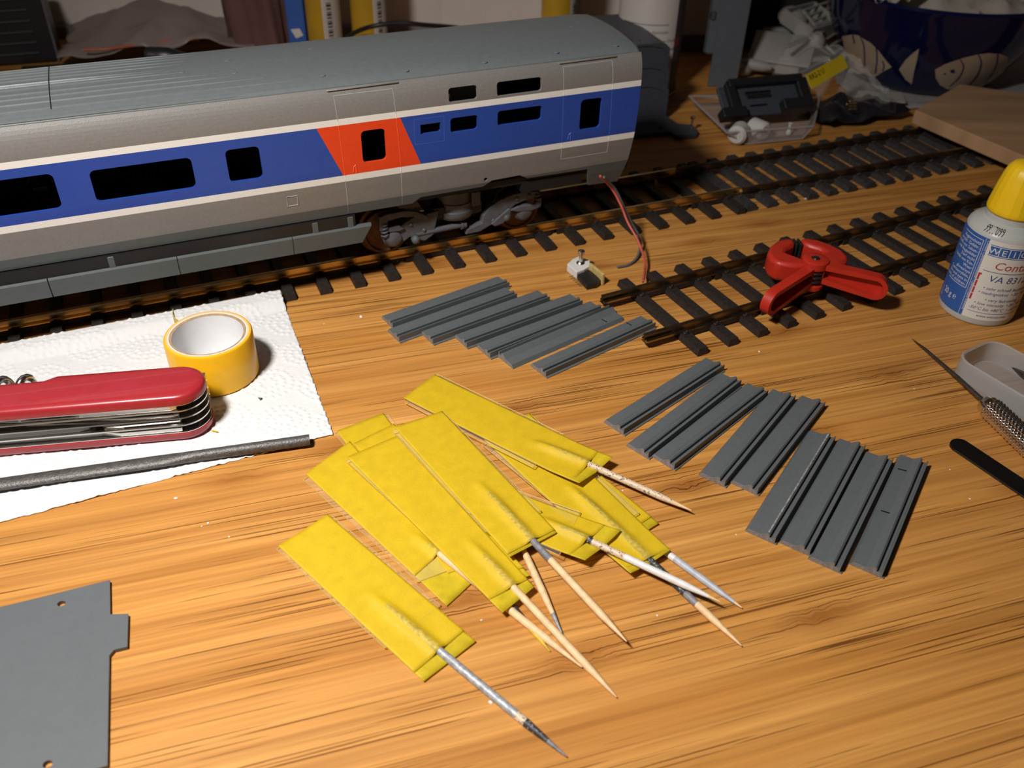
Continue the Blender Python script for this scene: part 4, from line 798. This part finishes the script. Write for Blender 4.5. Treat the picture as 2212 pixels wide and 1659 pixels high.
crumple('crumpled_tissue', 'crumpled white tissue paper filling the blue bowl', (BC[0], BC[1], 40), 120, 120, 3, 8, TIS, n=30, seed=3, freq=.11, clipr=62, dome=9)
crumple('crumpled_tissue', 'twisted scrap of tissue sticking over the left of the bowl rim', (BC[0]-44, BC[1]-38, 55), 34, 22, 0, 8, TIS, n=20, seed=5, freq=.2, rot=.6)
m = MB(); G = []
for i in range(30):
    G.append([(i*9-60+2*math.sin(j), j*9-70+2*math.cos(i*1.3), .4+1.2*abs(math.sin(i*.9+j*.3))*abs(math.cos(j*.7))*(0 if math.hypot(i*9-60, j*9-70) < 66 else 1)) for j in range(17)])
m.grid(G); solo(m, 'cloth', mat('grey_cloth', (.30, .28, .27), .9, noise=.15, nscale=200, bump=.5, bscale=300), 'grey cloth spread on the desk under the blue bowl', 'cloth', loc=(BC[0], BC[1], 0), smooth='all', solid=.25)
# ================================================================ BACKGROUND: SHELLS, CHANNEL
# stack of dark coach shells: arched extrusions side by side on the desk
def shell(label, c, ang, L_, w_, z0, hgt, matl=GREYD):
    t = thing('plastic_coach_shell', label, 'model part', (c[0], c[1], z0), ang)
    P = [(-w_/2, 0), (-w_/2, hgt*.78), (-w_*.44, hgt*.93), (-w_*.34, hgt), (w_*.34, hgt), (w_*.44, hgt*.93), (w_/2, hgt*.78), (w_/2, 0), (w_/2-1.4, 0), (w_/2-1.4, hgt*.6), (w_*.38, hgt*.82), (w_*.2, hgt-1.4), (-w_*.2, hgt-1.4), (-w_*.38, hgt*.82), (-w_/2+1.4, hgt*.6), (-w_/2+1.4, 0)]
    m = MB(); n = len(P); V = [(0, p[0], p[1]) for p in P]+[(L_, p[0], p[1]) for p in P]
    h2 = n//2; Fq = []
    for i in range(h2-1): Fq += [(i, i+1, n-2-i, n-1-i), (n+n-1-i, n+n-2-i, n+i+1, n+i)]
    Fq += [((i+1) % n, i, n+i, n+(i+1) % n) for i in range(n)]
    m.add(V, Fq); P3 = [(u*.97, v*.97) for u, v in P[:8]]
    m.prism(P3, .8, 2.4, lambda u, v, w_: (w_, u, v)); m.prism(P3, L_-2.4, L_-.8, lambda u, v, w_: (w_, u, v)); m.build('shell', matl, t, smooth=False)
    m = MB(); m.box((L_/2, w_/2+.3, hgt*.45), (L_, .6, .8)); m.box((L_/2, -w_/2-.3, hgt*.45), (L_, .6, .8)); m.build('moulded_ridge', matl, t)
    for k in range(3):
        m = MB(); m.lathe([(.01, .2), (1.1, .15), (1.3, -.2)], 12, (8+k*12, w_*.12*(k-1), hgt)); m.build('roof_boss', BLACK, t)
    return t
sc_ = (92, 503)
shell('lower dark grey coach shell of the stack behind the coach end', (69, 536), math.radians(106), 62, 46, 3.2, 20)
shell('middle dark grey coach shell of the stack behind the coach end', (68.5, 536), math.radians(107), 62, 45, 17.5, 17)
shell('top dark grey coach shell of the stack behind the coach end', (68, 537), math.radians(108), 62, 44, 30, 17)
t = thing('plastic_chassis_plate', 'dark grey chassis plate with a small silver screw under the shell stack', 'model part', (82, 520, 0), math.radians(14))
m = MB(); m.prism([(-16, -6), (8, -5), (9, -12), (22, -12), (25, -7), (25, 3), (17, 6), (14, 22), (-16, 24)], .3, 3.0); m.build('plate', GREYD, t, bevel=.4)
for x, y in ((4, 1), (20, -3)): m = MB(); m.lathe([(1.4, 2.9), (1.4, 3.8), (.8, 4)], 14, (x, y, 0)); m.build('boss', GREYD, t, smooth=True)
m = MB(); m.lathe([(.7, 2.6), (.7, 8), (1.5, 8.2), (1.5, 9.4), (.3, 9.8)], 12, (23, -1, 0)); m.build('screw', STEEL, t, smooth=True)
# tall grey channel leaning against the wall
ch = thing('plastic_channel', 'tall grey plastic channel leaning upright behind the black bracket', 'model part', (135, 606, 0), 0)
m = MB(); lean = Matrix.Rotation(math.radians(-12), 3, 'X') @ Matrix.Rotation(math.radians(3), 3, 'Y')
def addm(m_, M__, fn):
    k = len(m_.v); fn(m_); m_.v[k:] = [tuple(M__ @ Vector(p)) for p in m_.v[k:]]
addm(m, lean, lambda q: (q.box((2, 0, 62), (19, 2, 124)), q.box((11, 6, 62), (1.6, 12, 124)), q.box((-9, 5, 70), (7, 10, 100), bev=1))); m.build('channel', mat('channel_grey', (.085, .095, .11), .5, noise=.06), ch)
m = MB(); addm(m, lean, lambda q: q.box((-11, 3, 44), (3, 9, 6), bev=.8)); m.build('clip', GREYD, ch)
# spray can, box
cn2 = thing('spray_can', 'white spray can with printed text standing behind the coach end', 'can', (83, 597, 0), 0)
m = MB(); m.lathe([(19, 0), (20.6, .5), (21.2, 1.6), (20.9, 2.4), (20.9, 120), (19, 126), (12, 130)], 64); m.build('can_body', mat('can_white', (.52, .48, .45), .38, noise=.02), cn2, smooth=True)
m = MB(); 
def cyl2(m_, R_, s, size, phi, z, mi):
    V, Fc = text(s, size); m_.add([((R_+.08)*math.cos(math.radians(phi)+x/R_), (R_+.08)*math.sin(math.radians(phi)+x/R_), z+y) for x, y in V], Fc, mi)
for k, (a, b) in enumerate((('Danger', 'Extremely flammable'), ('Gefahr', 'Behälter steht unter Druck'), ('1.', 'Vor Gebrauch gut schütteln'), ('2.', 'Abstand ca. 30 cm'), ('', 'Net 150 ml'))): cyl2(m, 20.9, a, 2.6, -148, 42-k*5.4, 0); cyl2(m, 20.9, b, 2.6, -125, 42-k*5.4, 0)
for z in (47, 14): m.grid([[(20.97*math.cos(math.radians(a)), 20.97*math.sin(math.radians(a)), z+e) for e in (0, .5)] for a in np.arange(-150, -60, 5)], 0)
m.build('printed_text', mat('can_print', (.15, .13, .12), .5), cn2)
m = MB(); m.grid([[(21*math.cos(math.radians(a)), 21*math.sin(math.radians(a)), z) for z in (33, 38)] for a in np.arange(-46, -30, 4)]); m.build('red_mark', mat('can_red', (.35, .02, .02), .5), cn2)
m = MB(); m.grid([[(21*math.cos(math.radians(a)), 21*math.sin(math.radians(a)), z) for z in (2.5, 119)] for a in np.arange(-48, 20, 5)]); m.build('dark_band', mat('can_dark', (.05, .035, .045), .4), cn2, smooth='all')
def boxthing(name, label, cat, c, d, rot, matl, bev=.5, z0=0): m = MB(); m.box((0, 0, d[2]/2), d, bev=bev); return solo(m, name, matl, label, cat, loc=(c[0], c[1], z0), rotz=rot)
CARD = mat('white_card', (.60, .54, .50), .75, noise=.03, nscale=60)
boxthing('cardboard_box', 'plain white cardboard box behind the train roof against the wall', 'box', (-8, 668, 0), (98, 34, 90), .05, CARD)
boxthing('cardboard_box', 'white box between the spray can and the grey channel', 'box', (128, 697, 0), (46, 18, 80), .1, CARD, z0=9.4)
boxthing('shelf_block', 'dark grey block under the white box by the channel', 'block', (128, 693, 0), (60, 26, 9.2), .1, mat('grey_block', (.10, .095, .10), .6, noise=.1))
# amber bottles
AMB = mat('amber_label', (.46, .27, .02), .4, noise=.1, nscale=60, spec=.4); 
def amber(label, c, R_, rot, hz=60):
    t = thing('paint_bottle', label, 'bottle', (c[0], c[1], 0), rot)
    m = MB(); m.lathe([(R_-1, 0), (R_, 1), (R_, hz), (R_*.8, hz+4), (R_*.55, hz+8), (R_*.55, hz+14)], 40); m.build('bottle_body', mat('paint_glass', (.62, .54, .44), .3), t, smooth=True)
    m = MB(); m.grid([[((R_+.15)*math.cos(math.radians(a)), (R_+.15)*math.sin(math.radians(a)), z) for z in (2, hz*.72)] for a in np.arange(-215, -82, 6)]); m.build('amber_label', AMB, t, smooth='all')
    m = MB(); m.grid([[((R_+.15)*math.cos(math.radians(a)), (R_+.15)*math.sin(math.radians(a)), z) for z in (2, hz*.92)] for a in np.arange(-80, -10, 6)], 0)
    for k in range(22): 
        z = 4+k*1.9; hh = .6+.8*((k*7) % 3)/2
        m.grid([[((R_+.3)*math.cos(math.radians(a)), (R_+.3)*math.sin(math.radians(a)), zz) for zz in (z, z+hh)] for a in (-68, -60, -52)], 1)
    m.build('barcode_label', [mat('lbl_pale', (.50, .46, .43), .6), BLACK], t, smooth='all')
    m = MB(); m.lathe([(R_*.62, hz+8), (R_*.62, hz+20), (R_*.5, hz+21)], 30); m.build('cap', mat('cap_navy', (.02, .03, .08), .4), t, smooth=True)
    return t
amber('amber labelled paint bottle nearest the blue packet behind the roof', (-134, 628), 11.5, .02, 90)
amber('amber labelled paint bottle with the black cable passing in front', (-104, 632), 11.8, .30, 92)
amber('amber labelled paint bottle beside the spray can, seen above the roof', (25, 636), 11.6, .55, 95)
m = MB(); m.box((0, 0, 40), (12, 8, 80), 0, bev=.6)
bp_ = solo(m, 'packet', mat('packet_blue', (.03, .11, .42), .45, noise=.1, nscale=80), 'bright blue packet with a white patch standing left of the paint bottles', 'packet', loc=(-153, 629, 0), rotz=.1)
m = MB(); m.prism([(-4, 25), (2, 25.5), (4, 21), (-1, 19)], -4.15, -4.05, lambda u, v, w_: (u, w_, v)); o = m.build('white_patch', WHITE, bp_)
# brown translucent bag, big zip bag
def bagwall(name, label, pts, z0, z1, amp, matl, n=30, seed=2, cat='bag', sol=.4, lean=0):
    rs = np.random.RandomState(seed); ph = rs.uniform(0, 6, 8); rows = []
    (x0, y0), (x1, y1) = pts
    for i in range(n+1):
        u = i/n; row = []
        for j in range(17):
            v = j/16; dd_ = amp*(math.sin(u*9+ph[0]+v*1.3)+.6*math.sin(u*17+ph[1]-v*2)+.35*math.sin(u*31+v*5+ph[2]))
            row.append((x0+(x1-x0)*u+.3*dd_, y0+(y1-y0)*u+dd_+lean*v, z0+(z1-z0)*v))
        rows.append(row)
    m = MB(); m.grid(rows)
    return solo(m, name, matl, label, cat, smooth='all', solid=sol)
BRB = mat('brown_film', (.15, .075, .070), .28, noise=.3, nscale=14, bump=.6, bscale=60)
m = MB(); G = []
for i in range(41):
    a = 2*math.pi*i/40; row = []
    for j in range(15):
        v = j/14; r = 17+3*math.sin(a*5+v*2)+1.6*math.sin(a*11+v*4); r *= (.9+.18*v); row.append((r*1.35*math.cos(a), r*.7*math.sin(a), v*75))
    G.append(row)
m.grid(G[::-1]); solo(m, 'brown_bag', BRB, 'crumpled purple brown plastic bag standing behind the roof', 'bag', loc=(-184, 648, 0.3), smooth='all')
ZB = mat('zip_bag_film', (.36, .29, .27), .35, trl=.2, alpha=.85, noise=.1, nscale=12, bump=.5, bscale=50)
zb = crumple('zip_bag', 'large clear zip bag with a red zip line lying behind the train roof', (-262, 676, 0), 130, 120, 1.5, 11, ZB, n=40, seed=9, freq=.035, rot=.25, cat='bag', dome=12)
p = [at(x, y, 14) for x, y in ((180, 108), (230, 106), (290, 98), (350, 91), (430, 84))]
m = MB(); m.tube(smooth_pts(p, 5), 1.0, 8); m.build('zip_line', mat('zip_orange', (.42, .10, .04), .5), zb); 
zl = bpy.data.objects['zip_line']; zl.matrix_parent_inverse = Matrix.LocRotScale(zb.location, zb.rotation_euler, None).inverted()
boxthing('cutting_mat', 'dark green sheet lying behind the left end of the roof', 'sheet', (-276, 590, 0), (110, 70, 1.2), .3, mat('dark_green', (.018, .028, .014), .6, noise=.3, nscale=60), .2)
# black kit sprue tray, far left
st_ = thing('sprue_tray', 'black ribbed plastic tray standing at the far left behind the roof', 'tray', (-352, 622, 0), .35)
m = MB(); m.box((0, 0, 24), (62, 26, 48), bev=2); m.build('tray_body', BLACK, st_)
for k in range(6): m = MB(); m.box((0, -14, 8+k*7), (40, 1.6, .9)); m.build('rib', GREYD, st_)
m = MB(); m.box((30.5, -13.5, 24), (1.6, 1.6, 48)); m.build('corner_edge', mat('tray_edge', (.10, .09, .11), .4), st_)
m = MB(); a = at(320, 122, 44); b = np.array([a[0]+80, a[1]+34, 3.2]); m.tube(smooth_pts([tuple(a), tuple(a+np.array([1.2, 0, .2])), tuple(a+np.array([4, 0, .2])), tuple(a+np.array([20, 3, -3.5])), tuple(b)], 3), [2.0, 3.2, 4.2, 4.8, 5, 5, 5, 5, 5, 4.8, 4.2, 3.6, 3], 16)
solo(m, 'black_grip', BLACK, 'rounded black grip end poking up just behind the roof', 'grip', smooth=True)
# cable, orange wire
wire('cable', [W(735, 95, 18), W(760, 74, 26), W(800, 58, 34), W(860, 50, 36), W(920, 54, 34), W(990, 60, 28), W(1040, 70, 20)], 1.5, BLACK, 'black cable arching behind the train roof', 'cable')
wire('wire', [W(1072, 60, 12), W(1062, 25, 26), W(1066, 14, 30), W(1082, 18, 28), W(1112, 52, 12)], .8, mat('orange_wire', (.42, .12, .02), .45), 'loop of orange wire rising behind the train roof')
# ================================================================ clear tray, bracket, black bag, clear bag, white parts
ct = thing('clear_tray', 'small clear plastic tray holding white rollers under the dark bracket', 'tray', tuple(at(1612, 311)), math.radians(11))
CLR = mat('clear_tray_plastic', (.55, .50, .50), .12, alpha=.22, spec=.6); CLRE = mat('clear_tray_rim', (.40, .36, .36), .2, alpha=.55)
Mi = Matrix.Rotation(math.radians(11), 3, 'Z').inverted(); o0 = np.array(at(1612, 311)); trh = 9
def lt(x, y, h): p = Mi @ Vector(tuple(np.array(at(x, y, h))-o0)); return (p.x, p.y)
v0 = [lt(1611, 313, .3), lt(1733, 301, .3), lt(1764, 236, .3), lt(1500, 228, .3)]; v1 = [lt(1571, 287, 9), lt(1757, 273, 9), lt(1772, 205, 9), lt(1489, 208, 9)]
m = MB(); V = [(x, y, .3) for x, y in v0]+[(x, y, trh) for x, y in v1]
m.add(V, [(3, 2, 1, 0), (0, 1, 5, 4), (1, 2, 6, 5), (2, 3, 7, 6), (3, 0, 4, 7)]); m.build('tray_body', CLR, ct, solid=.8)
m = MB()
for i in range(4): m.tube([(*v1[i], trh), (*v1[(i+1) % 4], trh)], .7, 6)
for i in range(4): m.tube([(*v0[i], .8), (*v0[(i+1) % 4], .8)], .45, 6)
for i in (0, 1): m.tube([(*v0[i], .8), (*v1[i], trh)], .5, 6)
m.build('rim', CLRE, ct, smooth=True)
for k, (x, y) in enumerate(((1596, 287), (1638, 279))):
    c = at(x, y, 6.2); m = MB(); M_ = Matrix.Rotation(math.radians(35 if k else -25), 3, 'Z') @ Matrix.Rotation(math.radians(90), 3, 'X')
    m.lathe([(.01, -6), (4, -6), (5.4, -4.6), (5.6, 4.6), (4.2, 6), (.01, 6)], 24, (0, 0, 0), M=M_)
    solo(m, 'white_roller', mat('roller_white', (.50, .48, .46), .5, noise=.03), ['white plastic roller nearer the left corner of the clear tray', 'white plastic roller on the right in the clear tray'][k], 'roller', loc=(c[0], c[1], 6.3+k*.1), smooth=True)
c = at(1706, 296, 1); m = MB(); m.lathe([(1.6, 1.2), (1.7, 3), (.9, 4), (.9, 7), (1.5, 8)], 14, (0, 0, 0)); solo(m, 'white_peg', WHITE, 'tiny white peg standing in the right half of the clear tray', 'peg', loc=(c[0], c[1]+4, 0), smooth=True)
# bracket leaning on the tray: built flat then tilted
q0 = np.array(at(1560, 258, 9.6)); q1 = np.array(at(1752, 240, 9.6)); ex = uv(q1-q0); wd_ = np.linalg.norm(q1-q0); br = thing('plastic_bracket', 'dark grey plastic frame bracket leaning on the clear tray', 'model part', tuple(q0), math.atan2(ex[1], ex[0]))
Mt = Matrix.Rotation(math.radians(38), 3, 'X')
def bb(name, boxes, matl):
    m = MB()
    for c, d_ in boxes: addm(m, Mt, lambda q, c=c, d_=d_: q.box(c, d_, bev=.5))
    m.build(name, matl, br)
hh_ = 21
bb('panel', [((wd_/2, hh_/2, 0), (wd_-4, hh_, 2.4))], mat('bracket_grey', (.045, .05, .065), .45, noise=.1))
bb('frame_rim', [((wd_/2+3, hh_, 2), (wd_-10, 5, 7)), ((4+5, hh_*.5, 2), (6, hh_, 6)), ((wd_-3, hh_*.5, 2), (7, hh_, 6)), ((6, 1, 3), (16, 6, 8)), ((wd_-12, 3, 3), (18, 7, 8))], BLACK)
bb('slot_rib', [((wd_*.45, hh_*.72, 1.7), (18, 1.2, 1.4)), ((wd_*.45, hh_*.6, 1.6), (17, 3, 1)), ((wd_*.42, hh_*.3, 1.6), (12, .9, 1.2))], BLACK)
# black antistatic bag with gold contacts
bgc = at(1850, 238, 5); BKB = mat('antistatic_film', (.012, .012, .016), .22, noise=.4, nscale=40, bump=.6, bscale=90)
bb_ = crumple('black_bag', 'crumpled black antistatic bag with gold contacts in front of the bowl', (bgc[0]-2, bgc[1]+2, 0), 62, 34, .5, 6, BKB, n=30, seed=12, freq=.09, rot=.35, cat='bag', dome=5)
m = MB()
for k in range(2):
    for j in range(4): p = at(1838+k*9, 218+j*6, 11); m.box(tuple(p), (2.2, 1.5, .8), bev=.2)
o = m.build('gold_contacts', mat('gold', (.80, .55, .25), .25, metal=1), bb_); o.matrix_parent_inverse = Matrix.LocRotScale(bb_.location, bb_.rotation_euler, None).inverted()
# clear glossy bag with yellow printed label
cb = at(1860, 150, 8); CBF = mat('glossy_clear_film', (.75, .72, .70), .05, alpha=.13, spec=1.0, bump=.35, bscale=70)
rows = []; A0 = np.array(at(1650, 200, 6)); 
cor = [at(1655, 190, 12), at(1925, 228, 6), at(1880, 150, 32), at(1720, 60, 34)]
for i in range(60):
    u = i/59; row = []
    for j in range(70):
        v = j/69; p = (cor[0]*(1-u)+cor[1]*u)*(1-v)+(cor[3]*(1-u)+cor[2]*u)*v; z = p[2]+9*math.sin(math.pi*u)*math.sin(math.pi*v)+2.4*math.sin(u*13+v*7)+1.4*math.sin(v*21-u*9)+3.2*math.exp(-((v-.22-.16*u)/.022)**2)*min(1, u*3)+2.6*math.exp(-((v-.42-.05*u+.25*u*u)/.02)**2)+2*math.exp(-((u-.86+.1*v)/.02)**2); row.append((p[0], p[1], max(1.2, z)))
    rows.append(row)
m = MB(); m.grid(rows); cbag = solo(m, 'clear_bag', CBF, 'glossy clear plastic bag with a yellow label beside the bowl', 'bag', smooth='all')
L0 = np.array(at(1740, 162, 32)); L1 = np.array(at(1818, 118, 34)); ex = uv(L1-L0); Lw = np.linalg.norm(L1-L0)+1; ey = np.array(at(1765, 175, 26))-np.array(at(1757, 148, 32)); ey = uv(ey-ex*(ey@ex)); hL = 9
m = MB(); V = [L0, L0+ex*Lw, L0+ex*Lw+ey*hL, L0+ey*hL]; m.add([tuple(p) for p in V], [(0, 1, 2, 3)]); lb = m.build('yellow_label', mat('bag_label_yellow', (.75, .55, .015), .4), cbag, solid=.2, soff=0)
Vt, Ft = text('RR2-2 U', 5.2); nrm = uv(np.cross(ex, ey)); nrm = nrm if nrm[2] > 0 or nrm[1] < 0 else -nrm
m = MB(); tpt = []
for x, y in Vt: tpt.append(tuple(L0+ex*(x+2)+ey*(4.4-y*.85)-nrm*0+np.array([0, -.35, .35])))
m.add(tpt, Ft); m.build('label_lettering', mat('label_black', (.02, .02, .02), .5), cbag)
# pile of loose white kit parts
WP = mat('kit_white', (.30, .285, .27), .55, noise=.06, nscale=40); 
GP = 'white kit parts piled by the bowl'
def wp(label, px, h, d, rot, tilt=0, kind='box', roll=0):
    c = at(*px, h); M_ = Matrix.Rotation(rot, 3, 'Z') @ Matrix.Rotation(tilt, 3, 'X') @ Matrix.Rotation(roll, 3, 'Y'); m = MB()
    if kind == 'box': addm(m, M_, lambda q: q.box((0, 0, 0), d, bev=.8))
    elif kind == 'tray':
        addm(m, M_, lambda q: (q.box((0, 0, 0), (d[0], d[1], 1)), q.box((0, d[1]/2, d[2]/2), (d[0], 1, d[2])), q.box((0, -d[1]/2, d[2]/2), (d[0], 1, d[2])), q.box((d[0]/2, 0, d[2]/2), (1, d[1], d[2])), q.box((-d[0]/2, 0, d[2]/2), (1, d[1], d[2]))))
    elif kind == 'tube': addm(m, M_, lambda q: q.tube([(-d[0]/2, 0, 0), (-d[0]*.2, 0, .6), (d[0]*.25, 0, .2), (d[0]/2, 0, 0)], [d[1]*.8, d[1], d[1]*.9, d[1]*.4], 14))
    elif kind == 'frame': addm(m, M_, lambda q: [q.box((0, y, 0), (d[0], 1.6, 1.6)) for y in np.linspace(-d[1]/2, d[1]/2, 5)]+[q.box((x, 0, 0), (1.6, d[1], 1.6)) for x in (-d[0]/2, d[0]/2)])
    elif kind == 'half': addm(m, M_, lambda q: q.lathe([(.01, 0), (d[0]*.5, 0), (d[0]*.5, 1), (d[0]*.42, d[2]*.6), (d[0]*.2, d[2]), (.01, d[2])], 24))
    mn = min(v[2] for v in m.v); z = max(c[2], -mn+.4)
    return solo(m, 'kit_part', WP, label, 'model part', loc=(c[0], c[1], z), smooth=True)
wp('wide white plate in the middle of the pile by the bowl', (1690, 105), 16, (42, 30, 2), -.35, .45)
wp('white open box part behind the wide plate', (1745, 60), 22, (34, 26, 10), .7, .3, 'tray')
wp('round white cap at the top of the pile', (1712, 40), 26, (22, 22, 7), .2, .35, 'half')
wp('short thick white roller at the front left of the pile', (1608, 152), 5, (12, 4.2, 4), .5, 0, 'tube')
wp('longer white rod lying beside the short roller', (1632, 142), 8, (22, 4, 4), -.35, .1, 'tube')
wp('pale block at the foot of the pile', (1680, 140), 6, (30, 14, 8), -.3, .1)
wp('white ladder frame leaning on the right side of the pile', (1800, 75), 20, (44, 24, 2), .95, .5, 'frame')
wp('second white ladder frame near the bowl rim', (1785, 35), 28, (40, 20, 2), .8, .6, 'frame')
wp('white slab at the back of the pile beside the bowl', (1805, 25), 14, (44, 8, 22), .35, .2)
wp('small white angle piece beneath the yellow label', (1755, 128), 10, (22, 12, 3), .4, -.2)
wp('thin white strip crossing the wide plate in the pile', (1722, 92), 24, (30, 3, 2.2), .8, .2)
wp('short white strip at the upper left of the pile', (1660, 62), 12, (26, 5, 3), .5, .1)
wp('white rectangular frame half hidden at the back of the pile', (1770, 12), 22, (30, 18, 2), .2, .5, 'frame')
wp('white bar lying beneath the round cap', (1690, 66), 18, (28, 6, 4), .1, .1)
wp('small white cup shaped part beside the first ladder frame', (1762, 92), 20, (13, 13, 7), 0, .3, 'half')
wp('narrow white angle bar next to the bowl', (1828, 110), 14, (30, 4, 4), 1.15, .3)
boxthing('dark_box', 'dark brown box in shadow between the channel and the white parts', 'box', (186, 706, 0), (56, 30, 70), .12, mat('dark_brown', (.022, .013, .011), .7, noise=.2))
m = MB(); c = at(1895, 215, 2); m.prism([(-16, -9), (14, -11), (18, 5), (-10, 10)], 0, 1.2); solo(m, 'paper_scrap', mat('scrap_paper', (.34, .32, .29), .8), 'torn piece of white paper sticking out under the bowl', 'paper', loc=(c[0], c[1], 3.4), rotz=.1)
# ================================================================ CRUMBS
CR = mat('crumb_white', (.75, .70, .68), .6)
CL = ['below the lower edge of the paper towel', 'left of the front tape flag, largest of three close together', 'left of the front tape flag, nearest its corner', 'tiny, beside the larger crumb left of the front tape flag', 'large, above the tape flags between the towel and the grey strips', 'between the toothpick tips, right of the middle flag', 'right of the topmost toothpicks, by the leftmost fan piece', 'beside the thin needle of the pin vise', 'just left of the black metal strip', 'below the black metal strip on open desk', 'pale, on the desk between the two far tracks', 'near the front of the short track beside the clamp shadow', 'right of the steep toothpick tips', 'under the toothpicks at the foot of the wide left flag', 'smeared against the silver toothpick of the front flag', 'by the right edge of the paper towel', 'left of the steep four grey pieces']
for k, (x, y, s) in enumerate(((380, 1077, .9), (450, 1130, .7), (495, 1160, .5), (436, 1137, .4), (780, 685, 1.3), (1040, 1340, .5), (1345, 1060, .5), (1975, 840, .4), (2052, 1015, .5), (2095, 1078, .5), (1740, 430, 1.1), (1640, 760, .8), (1420, 1330, .5), (1100, 1275, .4), (1060, 1518, .9), (700, 700, .4), (1590, 1155, .4))):
    c = at(x, y); m = MB(); m.lathe([(s*.25, 0), (s*.5, s*.15), (s*.35, s*.4), (.01, s*.5)], 6, M=Matrix.Scale(1.6, 3, Vector((1, 0, 0)))); solo(m, 'crumb', CR, 'white crumb '+CL[k], 'crumb', loc=(c[0], c[1], .02), rotz=k*1.3, group='white crumbs scattered on the desk')
c = at(562, 861, 1.2); m = MB(); m.prism([(-.9, .5), (.8, .3), (.1, -.7)], 0, .4); solo(m, 'plastic_chip', GREY, 'small grey triangular chip on the paper towel', 'chip', loc=(c[0], c[1], 1.0))
c = at(463, 931, 1.2); m = MB(); m.prism([(-1.3, .3), (-.4, .45), (1.4, -.1), (.9, -.35)], 0, .25); solo(m, 'tape_scrap', YT, 'thin yellow shred on the paper towel beside the knife', 'scrap', loc=(c[0], c[1], 1.0))
